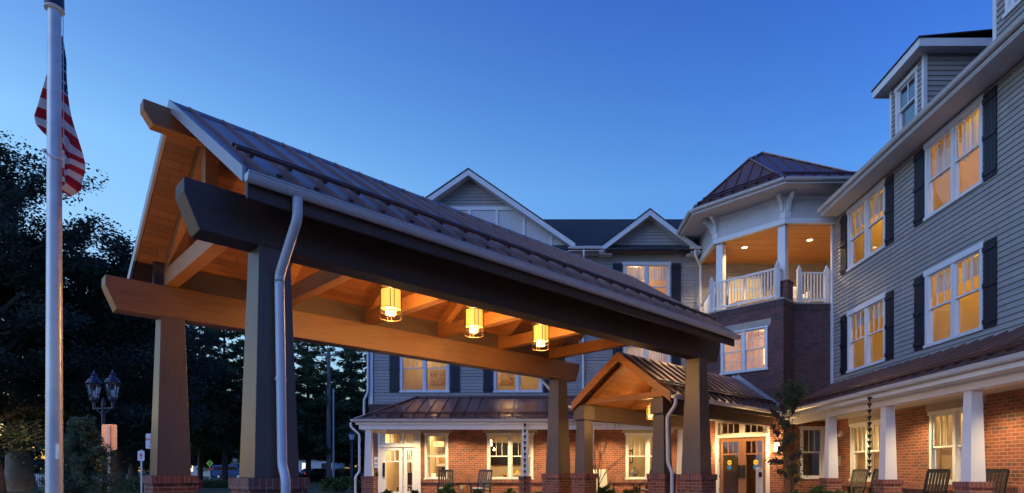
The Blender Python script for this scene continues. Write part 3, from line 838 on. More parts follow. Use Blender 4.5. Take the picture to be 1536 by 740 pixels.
# window list of each wall: outer casing rectangles
SW = 1.86
def X(px, Y=23.3): return (px - 817) / 895 * Y
def ZZ(py, Y=23.3): return CAMH + (706 - py) / 895 * Y
z2 = (4.27, 6.16); z3 = (7.44, 9.34)
bw = []
for x0, x1 in ((X(600.5), X(673.5)), (X(741), X(813)), (X(935), X(1005))):
    bw += [(x0, x1) + z2, (x0, x1) + z3]
for i, (x0, x1, a, b) in enumerate(bw):
    gx = x0 > 2
    window(FB, x0, x1, a, b, room=M_ROOMY if not gx else M_ROOMP, valance=0.0 if i in (0, 2) else 0.3, val_mat=M_CURTC if gx else M_CURT)
rw = []
for y0, y1 in ((12.92, 14.86), (16.62, 18.66), (9.2, 11.1), (5.5, 7.4)):
    for z in (z2, z3): rw.append((y0, y1) + z)
for i, (y0, y1, a, b) in enumerate(rw):
    window(FR, y0, y1, a, b, room=M_ROOMO, valance=(0.27, 0.48, 0.22, 0.3, 0.3, 0.3, 0.3, 0.3)[i], val_mat=M_CURT if i != 1 else M_CURTC, head=0.14)

def hole(w, m=0.06): return (w[0] + m, w[1] - m, w[2] + 0.01, w[3] - m)
# --- back wing siding: left gable bay, middle and small gable
XL, XG0, XR = -6.82, 1.05, 6.2
def rng_back(z):
    return (XL, 9.5)
mb = MB(FB); wall(mb, rng_back, 3.4, 9.62, [hole(w) for w in bw], board=0.125); mb.build("siding", M_SIDING, B)
apx, apz = X(704.5), 12.72      # big gable apex (roof line)
sx, sz = X(972), 11.18          # small gable apex
m1, m2 = 0.69, 0.76
def tri(ax, az, m, drop=0.12): return lambda z: (ax - max(az - drop - z, 0.001) / m, ax + max(az - drop - z, 0.001) / m)
mb = MB(FB); wall(mb, tri(apx, apz, m1), 11.42, apz - 0.14, board=0.125); mb.build("gable_siding", M_SIDING, B)
mb = MB(FB); wall(mb, tri(apx, apz, m1), 9.6, 11.42); mb.build("gable_panel", M_PANEL, B)
mb = MB(FB); mb.box(apx - 1.8, apx + 1.8, 0.002, 0.035, 11.36, 11.5); mb.box(-6.6, 0.85, 0.002, 0.035, 9.55, 9.7)
for k in range(-4, 5):
    x = apx + 0.0 + k * 1.06; zt = min(11.36, apz - 0.12 - m1 * abs(x - apx) - 0.05)
    if zt > 9.8: mb.box(x - 0.05, x + 0.05, 0.002, 0.03, 9.7, zt)
mb.build("gable_batten", M_WHITE, B)
mb = MB(FB); wall(mb, tri(sx, sz, m2), 9.6, sz - 0.14, board=0.125); mb.build("gable_siding", M_SIDING, B)
# rakes, soffits, roofs of both gables
def gable(ax, az, m, half, depth_back, name):
    o = 0.42; ze = az - m * half
    for s in (-1, 1):
        xe = ax + s * half
        mb = MB(FB); mb.prism([(xe, o, ze - 0.2), (ax, o, az - 0.2), (ax, o, az + 0.02), (xe, o, ze + 0.02)], (0, 0.03, 0)); mb.build("rake_board", M_WHITE, B)
        mb = MB(FB); mb.prism([(xe, 0.0, ze - 0.17), (ax, 0.0, az - 0.17), (ax, o, az - 0.17), (xe, o, ze - 0.17)], (0, 0, 0.02))
        mb.box(min(xe, xe - s * 0.03), max(xe, xe - s * 0.03), 0, o, ze - 0.19, ze - 0.02); mb.build("soffit", M_SOFFIT, B)
        mb = MB(FB); mb.prism([(xe, o + 0.05, ze + 0.021), (ax, o + 0.05, az + 0.021), (ax, -depth_back, az + 0.021), (xe, -depth_back, ze + 0.021)], (0, 0, 0.05)); mb.build("roof", M_SHIN, B)
        # eave return
        mb = MB(FB); mb.box(min(xe, xe - s * 0.5), max(xe, xe - s * 0.5), 0, o, ze - 0.21, ze - 0.192); mb.build("soffit", M_SOFFIT, B)
gable(apx, apz, m1, 4.1, 4.6, "big"); gable(sx, sz, m2, 1.93, 2.2, "small")
# main roof of the back wing
RY, RZ, EY, EZ = 28.3, 13.12, 22.85, 9.72
mb = MB(); mb.prism([(XL - 0.3, EY, EZ), (11.5, EY, EZ), (11.5, RY, RZ), (XL - 0.3, RY, RZ)], (0, 0, -0.08)); mb.prism([(XL - 0.3, 33.7, EZ), (11.5, 33.7, EZ), (11.5, RY, RZ), (XL - 0.3, RY, RZ)], (0, 0, -0.08)); mb.build("roof", M_SHIN, B)
mb = MB(); mb.add([(XL, 23.3, 9.5), (XL, 33.3, 9.5), (XL, RY, RZ - 0.1)], [(0, 1, 2)]); mb.build("gable_siding", M_SIDING, B)
mb = MB(); mb.box(0.8, 2.3, EY, 23.3, 9.56, 9.6); mb.build("soffit", M_SOFFIT, B); mb = MB(); mb.box(5.6, 6.0, EY, 23.3, 9.56, 9.6); mb.build("soffit", M_SOFFIT, B)
mb = MB(); mb.box(0.9, 2.15, EY, EY + 0.03, 9.56, 9.76); mb.build("eave_fascia", M_WHITE, B)
gutter((0.95, EY, 9.74), (2.2, EY, 9.74), (0, -1, 0), B, r=0.065, mat=M_WHITE)
gutter((5.55, EY, 9.74), (6.0, EY, 9.74), (0, -1, 0), B, r=0.065, mat=M_WHITE)
downspout([(1.5, EY - 0.07, 9.62), (1.5, EY - 0.07, 9.45), (1.5, 23.22, 9.2), (1.5, 23.22, 4.2)], B, 0.04, mat=M_WHITE)
downspout([(5.75, EY - 0.07, 9.62), (5.75, EY - 0.07, 9.4), (6.03, 23.1, 9.1), (6.03, 23.1, 4.0)], B, 0.045, mat=M_WHITE)
downspout([(XL - 0.05, 23.2, 9.5), (XL - 0.05, 23.2, 4.25), (XL - 0.2, 23.2, 3.95), (XL - 0.2, 23.2, 3.1)], B, 0.045, mat=M_WHITE)
# side and rear walls of the back wing (seen only from a step aside)
mb = MB(facade(XL, 0, 0, 1, -1, 0)); wall(mb, lambda z: (23.3, 33.3), 3.4, 9.6, board=0.125); mb.build("siding", M_SIDING, B)
mb = MB(facade(XL, 0, 0, 1, -1, 0)); wall(mb, lambda z: (23.2, 33.3), 0, 3.4); mb.build("brick_wall", M_BRICK, B)
mb = MB(); mb.box(XL - 0.02, XL + 0.12, 23.24, 23.3, 3.75, 9.56); mb.box(XL - 0.04, XL, 23.24, 23.4, 3.75, 9.56); mb.build("corner_board", M_WHITE, B)

# --- right wing siding, eave, roof
Y0W, Y1W = 3.0, 19.7
mb = MB(FR); wall(mb, lambda z: (Y0W, Y1W), 3.4, 9.4, [hole(w) for w in rw], board=0.125); mb.build("siding", M_SIDING, B)
mb = MB(); mb.box(8.86, 9.5, Y0W, 19.12, 9.38, 9.4); mb.build("soffit", M_SOFFIT, B)
mb = MB(); mb.box(8.86, 8.89, Y0W, 19.12, 9.36, 9.56); mb.box(8.86, 9.5, 19.12, 19.15, 9.36, 9.62); mb.build("eave_fascia", M_WHITE, B)
gutter((8.86, Y0W, 9.54), (8.86, 19.14, 9.54), (-1, 0, 0), B, r=0.065, mat=M_GUT)
mb = MB(); mb.prism([(8.84, Y0W, 9.58), (8.84, 19.15, 9.58), (14, 19.15, 12.9), (14, Y0W, 12.9)], (0, 0, -0.03)); mb.prism([(19.2, Y0W, 9.58), (19.2, 26, 9.58), (14, 26, 12.9), (14, Y0W, 12.9)], (0, 0, -0.03)); mb.build("roof", M_SHIN, B)
mb = MB(); mb.box(9.44, 9.5, 19.62, 19.71, 4.03, 9.36); mb.build("corner_board", M_WHITE, B)

# dormers on the right wing
def dormer(ya, yb, xf, z0, zt, wins, ov=0.3):
    xb = 12.5
    FX = facade(xf, 0, 0, 1, -1, 0)
    mb = MB(FX); wall(mb, lambda z: (ya, yb), z0, zt, [hole(w) for w in wins], board=0.125)
    for yy, sg in ((ya, -1), (yb, 1)):
        G = facade(0, yy, 1, 0, 0, sg); g2 = MB(G); wall(g2, lambda z: (xf, xb), z0, zt, board=0.125); o = len(mb.v)
        mb.v += g2.v; mb.f += [[i + o for i in f] for f in g2.f]; mb.sm += g2.sm
    d = mb.build("dormer", M_SIDING, B)
    mb = MB(); mb.box(xf - 0.03, xf + 0.06, ya - 0.03, ya + 0.06, z0, zt); mb.box(xf - 0.03, xf + 0.06, yb - 0.06, yb + 0.03, z0, zt); mb.build("corner_board", M_WHITE, d)
    mb = MB(); mb.box(xf - ov, xb, ya - ov, yb + ov, zt, zt + 0.02); mb.build("soffit", M_SOFFIT, d)
    mb = MB(); mb.box(xf - ov - 0.02, xb, ya - ov - 0.02, ya - ov, zt - 0.02, zt + 0.17); mb.box(xf - ov - 0.02, xf - ov, ya - ov, yb + ov, zt - 0.02, zt + 0.17); mb.box(xf - ov - 0.02, xb, yb + ov, yb + ov + 0.02, zt - 0.02, zt + 0.17); mb.build("fascia", M_WHITE, d)
    mb = MB(); mb.prism([(xf - ov - 0.05, ya - ov - 0.05, zt + 0.172), (xf - ov - 0.05, yb + ov + 0.05, zt + 0.172), (xb, yb + ov + 0.05, zt + 0.5), (xb, ya - ov - 0.05, zt + 0.5)], (0, 0, 0.03)); mb.build("dormer_roof", M_SHIN, d)
    for w in wins:
        q = window(FX, *w, twin=(w[1] - w[0]) > 1.2, lites=(2, 1), shutters=False, valance=0.0, room=M_DGLASS, depth=0.6, head=0.1)
dormer(14.62, 16.02, 9.3, 9.6, 11.40, [(14.86, 15.78, 9.95, 11.28)])
dormer(9.2, 12.32, 9.3, 9.6, 12.6, [(9.9, 12.02, 10.35, 12.3)])

# --- ground floor: brick, openings
g_back = [(X(638), X(673), 0.86, 2.66), (X(731), X(800), 0.86, 2.66), (X(938), X(1004), 0.86, 2.66)]
door_b = (X(568.5), X(632), 0.06, 2.76)
mb = MB(FB); wall(mb, lambda z: (XL, 9.5), 0, 3.4, [hole(w) for w in g_back] + [hole(door_b, 0.04)], out=0.1); mb.build("brick_wall", M_BRICK, B)
mb = MB(FB); mb.box(XL, -5.0, 0.1, 0.12, 3.4, 3.75); mb.box(XL, -4.6, 0.1, 0.14, 3.55, 3.78); mb.build("brick_ledge", M_SOLD2, B)
mb = MB(FB)
for x0, x1 in ((XL, door_b[0]), (door_b[1], 5.6)): mb.box(x0, x1, 0.1, 0.16, 0.73, 0.86)
mb.build("sill_course", M_SOLD, B)
for w in g_back: mb = MB(FB); mb.box(w[0] - 0.15, w[1] + 0.15, 0.1, 0.125, 2.66, 2.9); mb.build("lintel", M_STONE, B)
FB2 = facade(0, 23.2, 1, 0, 0, -1)
for i, w in enumerate(g_back):
    window(FB2, *w, twin=i != 0, lites=(3 if i else 2, 1), shutters=False, valance=0.0 if i < 2 else 0.3, roombox=False, head=0.09, val_mat=M_CURTW)
g_right = [(12.95, 14.7, 0.9, 2.64), (16.66, 18.5, 0.9, 2.64), (9.2, 11.0, 0.9, 2.64), (5.5, 7.3, 0.9, 2.64)]
mb = MB(FR); wall(mb, lambda z: (Y0W, 19.7), 0, 3.6, [hole(w) for w in g_right]); mb.build("brick_wall", M_BRICK, B)
for w in g_right: window(FR, *w, twin=True, lites=(3, 1), shutters=False, room=M_ROOMY, valance=0.5, val_mat=M_CURTW, low=M_BLINDB, head=0.09)
mb = MB(FR); mb.box(Y0W, 19.64, 0, 0.06, 0.73, 0.86); mb.build("sill_course", M_SOLD, B)
for w in g_right: mb = MB(FR); mb.box(w[0] - 0.12, w[1] + 0.12, 0.0, 0.03, 2.64, 2.86); mb.build("lintel", M_STONE, B)

# --- corner tower (brick up to the balcony)
C0 = Vector((5.63, 21.11)); C1 = Vector((7.64, 19.10)); C2 = Vector((8.25, 19.71)); C3 = Vector((9.5, 19.71))
dz = (0.06, 2.78)
dv = (8.55, 10.47)
tw_win = (9.02, 10.5, ZZ(561, 20.4), ZZ(499, 20.4))
def dv_of(px):
    s = (px - 817) / 895; k = (1 - s) / (1 + s); return 18.91 * k
tw_win = (dv_of(1151.5), dv_of(1081.5), 4.52, 5.93)
mb = MB(FD); wall(mb, lambda z: (8.10, 10.95), 0, 3.1, [(dv[0] + 0.02, dv[1] - 0.02, 0, dz[1])]); mb.build("brick_wall", M_BRICK, B)
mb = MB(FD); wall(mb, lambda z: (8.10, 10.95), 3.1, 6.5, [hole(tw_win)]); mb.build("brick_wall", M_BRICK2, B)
window(FD, *tw_win, twin=True, lites=(3, 2), lower_lites=(3, 2), shutters=False, valance=0.0, room=M_ROOMP, head=0.05, depth=1.6)
mb = MB(FD); mb.box(tw_win[0] - 0.12, tw_win[1] + 0.12, 0, 0.025, tw_win[3] + 0.01, tw_win[3] + 0.22); mb.build("lintel", M_STONE, B)
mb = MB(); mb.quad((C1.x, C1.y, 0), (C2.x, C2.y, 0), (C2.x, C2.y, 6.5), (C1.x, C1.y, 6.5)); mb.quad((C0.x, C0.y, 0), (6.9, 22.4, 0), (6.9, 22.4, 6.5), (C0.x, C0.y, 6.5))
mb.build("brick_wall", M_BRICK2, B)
FF = facade(0, 19.71, 1, 0, 0, -1)
fw = (X(1200, 19.7), X(1236.5, 19.7), 0.95, 2.66)
mb = MB(FF); wall(mb, lambda z: (8.25, 9.5), 0, 3.2, [hole(fw)]); mb.build("brick_wall", M_BRICK, B)
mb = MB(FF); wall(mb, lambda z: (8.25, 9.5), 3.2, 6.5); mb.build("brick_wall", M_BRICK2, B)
window(FF, *fw, twin=False, lites=(3, 1), shutters=False, valance=0.0, room=M_BLINDB, head=0.09, depth=1.5)
# soldier course and stone coping round the balcony edge
mb = MB(FD); mb.box(8.10, 10.95, 0, 0.012, 6.5, 6.70); 
mb2 = MB(); mb2.prism([(C1.x, C1.y, 6.5), (C2.x, C2.y, 6.5), (C2.x + 0.01, C2.y - 0.015, 6.5), (C1.x + 0.01, C1.y - 0.01, 6.5)], (0, 0, 0.2)); mb2.box(C2.x, C3.x, 19.695, 19.71, 6.5, 6.7)
mb.v += mb2.v; o_ = len(mb.v) - len(mb2.v); mb.f += [[i + o_ for i in f] for f in mb2.f]; mb.sm += mb2.sm
mb.build("soldier_course", M_SOLD2, B)
mb = MB(); mb.prism([(C0.x - 0.04, C0.y, 6.7), (C1.x, C1.y - 0.045, 6.7), (C2.x + 0.02, C2.y - 0.03, 6.7), (C3.x, 19.68, 6.7), (11, 19.68, 6.7), (11, 23.29, 6.7), (6.9, 23.29, 6.7), (6.9, 22.4, 6.7)], (0, 0, 0.05)); mb.build("balcony_floor", M_STONE, B)

# tower frieze, posts, soffit, brackets, roof
T1 = Vector((6.03, 21.27)); T2 = Vector((7.85, 19.45))
mb = MB(); 
def band(mb, pts, z0, z1, th=0.0, closed=False):
    for a, b in zip(pts, pts[1:]):
        d = (b - a).normalized(); n = Vector((d.y, -d.x)); 
        mb.prism([(a.x, a.y, z0), (b.x, b.y, z0), (b.x - n.x * 0.1, b.y - n.y * 0.1, z0), (a.x - n.x * 0.1, a.y - n.y * 0.1, z0)], (0, 0, z1 - z0)) if th == 0 else mb.prism([(a.x, a.y, z0), (b.x, b.y, z0), (b.x + n.x * th, b.y + n.y * th, z0), (a.x + n.x * th, a.y + n.y * th, z0)], (0, 0, z1 - z0))
TP = [Vector((6.03, 23.3)), T1, T2, Vector((9.7, 19.45)), Vector((10.2, 19.45))]
band(mb, TP, 9.26, 10.2); mb.build("frieze", M_PANEL, B)
mb = MB(); band(mb, TP, 9.26, 9.42, 0.025); band(mb, TP, 10.05, 10.18, 0.025)
for c in (T1, T2):
    for d in ((T2 - T1).normalized(), (Vector((0, 1)) if c is T1 else Vector((1, 0)))):
        dd = d if not (c is T2 and d.y < 0) else -d
        a = c; b = c + dd * 0.16; t = (b - a).normalized(); n = Vector((t.y, -t.x)); n = n if n.dot(Vector((-0.7, -0.7))) > 0 else -n
        mb.prism([(a.x, a.y, 9.43), (b.x, b.y, 9.43), (b.x + n.x * 0.03, b.y + n.y * 0.03, 9.43), (a.x + n.x * 0.03, a.y + n.y * 0.03, 9.43)], (0, 0, 0.61))
mb.build("frieze_trim", M_WHITE, B)
E = [Vector((5.16, 26.0)), Vector((5.16, 20.91)), Vector((7.49, 18.58)), Vector((10.26, 18.58)), Vector((10.26, 26.0))]
mb = MB(); mb.prism([(e.x, e.y, 10.18) for e in E], (0, 0, 0.02)); mb.build("soffit", M_SOFFIT, B)
mb = MB()
for a, b in zip(E, E[1:]):
    d = (b - a).normalized(); n = Vector((d.y, -d.x)); n = n if n.dot(a - Vector((7.7, 22))) > 0 else -n
    mb.prism([(a.x, a.y, 10.16), (b.x, b.y, 10.16), (b.x - n.x * 0.03, b.y - n.y * 0.03, 10.16), (a.x - n.x * 0.03, a.y - n.y * 0.03, 10.16)], (0, 0, 0.14))
    if b.y < 25 or a.y < 25: gutter((a.x, a.y, 10.3), (b.x, b.y, 10.3), (n.x, n.y, 0), B, r=0.06, mat=M_GUT)
mb.build("eave_fascia", M_WHITE, B)
z_e = 10.3; mp = 0.84
J = (7.04, 20.46, z_e + mp * 1.88); A_ = (7.71, 21.13, z_e + mp * 2.55); A2 = (7.71, 25.5, z_e + mp * 2.55)
metal_roof([(5.16, 20.91, z_e), (7.49, 18.58, z_e), J], (5.16, 20.91, z_e), (7.49, 18.58, z_e), B, spacing=0.42, rails=(0.22, 0.36), thick=0.03)
metal_roof([(7.49, 18.58, z_e), (10.26, 18.58, z_e), A_, J], (7.49, 18.58, z_e), (10.26, 18.58, z_e), B, spacing=0.42, rails=(0.22, 0.36), thick=0.03)
metal_roof([(5.16, 25.5, z_e), (5.16, 20.91, z_e), J, A_, A2], (5.16, 25.5, z_e), (5.16, 20.91, z_e), B, spacing=0.42, rails=(0.22, 0.36), thick=0.03)
metal_roof([(10.26, 18.58, z_e), (10.26, 25.5, z_e), A2, A_], (10.26, 18.58, z_e), (10.26, 25.5, z_e), B, spacing=0.42, rails=(), thick=0.03)
mb = MB()
for a, b in (((5.16, 20.91, z_e), J), ((7.49, 18.58, z_e), J), (J, A_), (A_, (10.26, 18.58, z_e)), (A_, A2)):
    mb.bar(Vector(a) + Vector((0, 0, 0.03)), Vector(b) + Vector((0, 0, 0.03)), 0.12, 0.03)
mb.build("hip_cap", M_ROOF, B)
# brackets
def bracket(c, n):
    n = Vector((n[0], n[1], 0)).normalized(); s = Vector((-n.y, n.x, 0)) * 0.045
    prof = [(0.0, 9.62), (0.07, 9.66), (0.13, 9.86), (0.26, 10.0), (0.36, 10.05), (0.36, 10.17), (0.0, 10.17)]
    mb = MB(); mb.prism([Vector((c.x, c.y, z)) + n * d - s for d, z in prof], s * 2); mb.build("eave_bracket", M_WHITE, B)
dg = (T2 - T1).normalized()
bracket(T1 + dg * 0.1, (-1, -1)); bracket(T1 + Vector((0, 0.1)), (-1, 0)); bracket(T2 - dg * 0.1, (-1, -1)); bracket(T2 + Vector((0.1, 0)), (0, -1))
# balcony posts (diagonal faces), ceiling, rear wall, door
for (v, zb) in ((T1, 6.75), (T2, 7.38)):
    u_, v_ = (v.x + v.y) * S2 + 0.2, (v.y - v.x) * S2 + (-0.17 if v is T1 else 0.17)
    mb = MB(ROT45); mb.taper(u_, v_, 0.27, 0.24, zb, 9.26); mb.build("porch_post", M_WHITE, B, bevel=0.005)
pp = Vector(((19.3 + 0.2), 8.2 + 0.15))
mb = MB(ROT45); mb.taper(19.42, 8.3, 0.42, 0.42, 6.75, 7.33); mb.build("brick_pier", M_BRICK2, B)
mb = MB(ROT45); mb.taper(19.42, 8.3, 0.46, 0.46, 7.33, 7.38); mb.build("pier_cap", M_SOLD2, B)
mb = MB(); mb.prism([(6.1, 21.3, 9.28), (7.9, 19.5, 9.28), (9.52, 19.5, 9.28), (11, 19.5, 9.28), (11, 23.3, 9.28), (6.1, 23.3, 9.28)], (0, 0, 0.03)); mb.build("plank_ceiling", M_PINE, B)
mb = MB(); mb.box(9.52, 9.6, 19.66, 19.76, 6.75, 9.27); mb.build("corner_board", M_WHITE, B)
mb = MB(FB); mb.box(9.5, 11.05, 0.0, 0.02, 6.7, 9.3); mb.build("siding", M_SIDING, B)
mb = MB(facade(11.0, 0, 0, 1, -1, 0)); wall(mb, lambda z: (19.3, 23.3), 6.75, 9.28, board=0.125); mb.build("siding", M_SIDING, B)
bd = (7.13, 8.5, 6.76, 8.66)
mb = MB(FB); x0, x1, q0, q1 = bd; mb.box(x0, x0 + 0.09, 0.02, 0.06, q0, q1); mb.box(x1 - 0.09, x1, 0.02, 0.06, q0, q1); mb.box(x0, x1, 0.02, 0.07, q1, q1 + 0.1); mb.box((x0 + x1) / 2 - 0.06, (x0 + x1) / 2 + 0.06, 0.02, 0.055, q0, q1); mb.box(x0 + 0.09, x1 - 0.09, 0.02, 0.05, 8.2, 8.3)
d_ = mb.build("balcony_door", M_INWHITE, B)
mb = MB(FB); mb.quad((x0 + 0.09, 0.03, q0), (x1 - 0.09, 0.03, q0), (x1 - 0.09, 0.03, q1), (x0 + 0.09, 0.03, q1)); mb.build("pane", M_PANELY, d_)

# balcony railing sections
def railing(a, b, z=6.79, n=None, posts=(True, True)):
    a = Vector((a[0], a[1], 0)); b = Vector((b[0], b[1], 0)); L = (b - a).length; d = (b - a) / L
    mb = MB(); up = Vector((0, 0, 1))
    mb.bar(a + up * (z + 0.98), b + up * (z + 0.98), 0.07, 0.05)
    r = mb.build("balcony_railing", M_WHITE, B)
    mb = MB(); mb.bar(a + up * (z + 0.09), b + up * (z + 0.09), 0.05, 0.06); mb.build("bottom_rail", M_WHITE, r)
    n = n or max(2, round(L / 0.125))
    for k in range(1, n):
        p = a + d * L * k / n; q = MB(); q.bar(p + up * (z + 0.12), p + up * (z + 0.955), 0.032, 0.032, up=(d.x, d.y, 0)); q.build("baluster", M_WHITE, r)
    for on, p in zip(posts, (a, b)):
        if not on: continue
        q = MB(); q.taper(p.x, p.y, 0.12, 0.12, 6.75, z + 1.06); q.taper(p.x, p.y, 0.15, 0.15, z + 1.06, z + 1.09); q.lathe((p.x, p.y, z + 1.09), [(0.04, 0), (0.055, 0.04), (0.05, 0.08), (0.0, 0.17)], 12); q.build("newel_post", M_WHITE, r)
e0 = Vector(((19.06 - 10.72) * S2, (19.06 + 10.72) * S2)); e1 = Vector(((19.06 - 8.36) * S2, (19.06 + 8.36) * S2))
railing(e0, e1, n=22)
railing(e0 + Vector((0.12, 0.12)) * 0.7, Vector((6.2, 23.2)), posts=(False, False))
railing(e1 + Vector((0.02, 0.0)), e1 + Vector((0.28, 0.28)), posts=(False, True))
railing((X(1198.5, 19.85), 19.85), (X(1240, 19.85), 19.85), n=9)

# --- balcony downlights and furniture follow later

# --- porches
PZ = 2.95
def porch_col(x, y, M=None):
    mb = MB(); mb.taper(x, y, 0.27, 0.2, 1.0, 2.62); c = mb.build("porch_column", M_WHITE, B, bevel=0.006)
    mb = MB(); mb.taper(x, y, 0.4, 0.4, 0.0, 0.9); mb.build("brick_pier", M_BRICK, c)
    mb = MB(); mb.taper(x, y, 0.44, 0.44, 0.9, 1.0); mb.build("pier_cap", M_SOLD, c)
for x in (-6.1, -0.68, 4.74): porch_col(x, 20.72)
YE = 20.5; XE = 7.2
for y in (5.2, 7.87, 10.63, 13.27, 15.9): porch_col(7.63, y)
# back porch roof with a hip at its left end
zt = 4.06
metal_roof([(-6.53, YE, PZ), (4.6, YE, PZ), (7.5, 23.3, zt), (-4.95, 23.3, zt)], (-6.53, YE, PZ), (4.6, YE, PZ), B, spacing=0.43, rails=(0.42, 0.62), thick=0.03)
metal_roof([(-6.53, 23.3, PZ), (-6.53, YE, PZ), (-4.95, 23.3, zt)], (-6.53, 23.3, PZ), (-6.53, YE, PZ), B, spacing=0.43, rails=(0.42,), thick=0.03)
mb = MB(); mb.bar((-6.53, YE, PZ + 0.03), (-4.95, 23.28, zt + 0.03), 0.13, 0.04); mb.bar((-4.95, 23.27, zt + 0.03), (6, 23.27, zt + 0.03), 0.08, 0.08); mb.build("hip_cap", M_ROOF, B)
metal_roof([(XE, Y0W, PZ), (XE, 18.4, PZ), (9.5, 19.7, 4.04), (9.5, Y0W, 4.04)], (XE, Y0W, PZ), (XE, 18.4, PZ), B, spacing=0.41, rails=(0.42, 0.62), thick=0.03)
gutter((-6.55, YE, PZ + 0.0), (4.45, YE, PZ + 0.0), (0, -1, 0), B, r=0.065, mat=M_GUT)
gutter((-6.53, 23.3, PZ), (-6.53, YE - 0.1, PZ), (-1, 0, 0), B, r=0.065, mat=M_GUT)
gutter((XE, Y0W, PZ), (XE, 18.3, PZ), (-1, 0, 0), B, r=0.065, mat=M_GUT)
mb = MB(); mb.box(-6.5, 4.4, YE, YE + 0.04, 2.78, PZ - 0.02); mb.box(XE, XE + 0.04, Y0W, 18.35, 2.78, PZ - 0.02)
mb.box(-6.4, 4.5, YE + 0.06, YE + 0.33, 2.62, 2.82); mb.box(-6.5, -6.46, YE + 0.04, 23.1, 2.78, PZ - 0.03); mb.box(-6.4, -6.1, YE + 0.33, 23.1, 2.62, 2.82)
mb.box(XE + 0.28, XE + 0.55, Y0W, 18.3, 2.62, 2.82); mb.box(XE + 0.04, XE + 0.28, Y0W, 18.3, 2.77, 2.8); mb.box(-6.46, 4.4, YE + 0.04, YE + 0.06, 2.78, 2.81)
mb.build("porch_beam", M_WHITE, B)
mb = MB(); mb.prism([(-6.4, YE + 0.06, 2.83), (4.4, YE + 0.06, 2.83), (6.5, 22.6, 2.83), (6.5, 23.2, 2.83), (-6.4, 23.2, 2.83)], (0, 0, 0.02)); mb.prism([(XE + 0.1, Y0W, 2.83), (9.5, Y0W, 2.83), (9.5, 19.7, 2.83), (8.25, 19.7, 2.83), (XE + 0.1, 18.6, 2.83)], (0, 0, 0.02)); mb.build("porch_ceiling", M_SOFFIT, B)
downspout([(-6.66, YE - 0.0, 2.85), (-6.66, YE, 2.7), (-6.38, 20.55, 2.45), (-6.38, 20.55, 1.15), (-6.5, 20.5, 1.0), (-6.5, 20.5, 0.05)], B, 0.04, mat=M_WHITE)
# porch ceiling downlights
def downlight(x, y, z, energy, r=0.07, spot=140):
    mb = MB(); mb.lathe((x, y, z - 0.015), [(r, 0.0), (r + 0.02, 0.0), (r + 0.02, 0.012), (r, 0.012)], 16); d = mb.build("recessed_light", M_WHITE, B)
    mb = MB(); mb.lathe((x, y, z - 0.006), [(0, 0), (r, 0)], 16); mb.build("lens", M_DOWN, d)
    spot_light("downlight", (x, y, z - 0.03), energy, (1.0, 0.71, 0.34), spot, 0.6, 0.06)
for x in (-5.3, -3.4, -1.6, 0.4, 2.4, 4.2): downlight(x, 22.2, 2.83, 330)
for y in (6.8, 9.5, 12.1, 14.8, 17.4): downlight(8.6, y, 2.83, 260)
downlight(X(1121, 21.3), 21.6, 9.28, 480, 0.1); downlight(X(1214.5, 20.9), 20.9, 9.28, 480, 0.1)

# spot without a fixture, added to brighten the oak doors under the canopy
spot_light("downlight", ROT45 @ Vector((18.0, 9.5, 2.95)), 170, (1.0, 0.64, 0.25), 150, 0.6, 0.08)
# --- glazed door to the porch (back wing)
def entry(M, name, a0, a1, z0, ztop, ztr, leaves, mat, fm, lites=3, panes=M_GLASS):
    mb = MB(M); c = 0.08
    mb.box(a0, a0 + c, -0.08, 0.05, z0, ztop); mb.box(a1 - c, a1, -0.08, 0.05, z0, ztop); mb.box(a0 + c, a1 - c, -0.08, 0.05, ztop - 0.09, ztop)
    mb.box(a0 + c, a1 - c, -0.08, 0.06, ztr, ztr + 0.1)
    d = mb.build(name, fm, B)
    gl = MB(M)
    # transom lights
    n = len(leaves)
    for (b0, b1) in leaves:
        t = MB(M); f = 0.1; 
        t.box(b0, b0 + f, -0.05, 0.0, ztr + 0.1, ztop - 0.09); t.box(b1 - f, b1, -0.05, 0.0, ztr + 0.1, ztop - 0.09)
        t.box(b0 + f, b1 - f, -0.05, 0.0, ztr + 0.1, ztr + 0.15); t.box(b0 + f, b1 - f, -0.05, 0.0, ztop - 0.14, ztop - 0.09)
        for k in range(1, lites):
            x = b0 + f + (b1 - b0 - 2 * f) * k / lites; t.box(x - 0.012, x + 0.012, -0.04, -0.005, ztr + 0.15, ztop - 0.14)
        t.build("transom", fm, d)
        gl.quad((b0 + f, -0.03, ztr + 0.15), (b1 - f, -0.03, ztr + 0.15), (b1 - f, -0.03, ztop - 0.14), (b0 + f, -0.03, ztop - 0.14))
        l = MB(M); st = 0.13 if b1 - b0 < 1.1 else 0.16; zl0, zl1 = z0 + 0.02, ztr - 0.01
        l.box(b0, b0 + st, -0.06, 0.0, zl0, zl1); l.box(b1 - st, b1, -0.06, 0.0, zl0, zl1); l.box(b0 + st, b1 - st, -0.06, 0.0, zl0, zl0 + 0.3); l.box(b0 + st, b1 - st, -0.06, 0.0, zl1 - 0.13, zl1)
        zr = zl1 - 0.58; l.box(b0 + st, b1 - st, -0.05, -0.01, zr, zr + 0.05)
        for k in range(1, lites):
            x = b0 + st + (b1 - b0 - 2 * st) * k / lites; l.box(x - 0.014, x + 0.014, -0.05, -0.01, zr + 0.05, zl1 - 0.13)
        l.build("door_leaf", mat, d)
        gl.quad((b0 + st, -0.035, zl0 + 0.3), (b1 - st, -0.035, zl0 + 0.3), (b1 - st, -0.035, zl1 - 0.13), (b0 + st, -0.035, zl1 - 0.13))
    gl.build("pane", panes, d)
    return d
a0, a1 = door_b[0], door_b[1]
zl = a0 + 0.17; wl_ = X(606) - zl
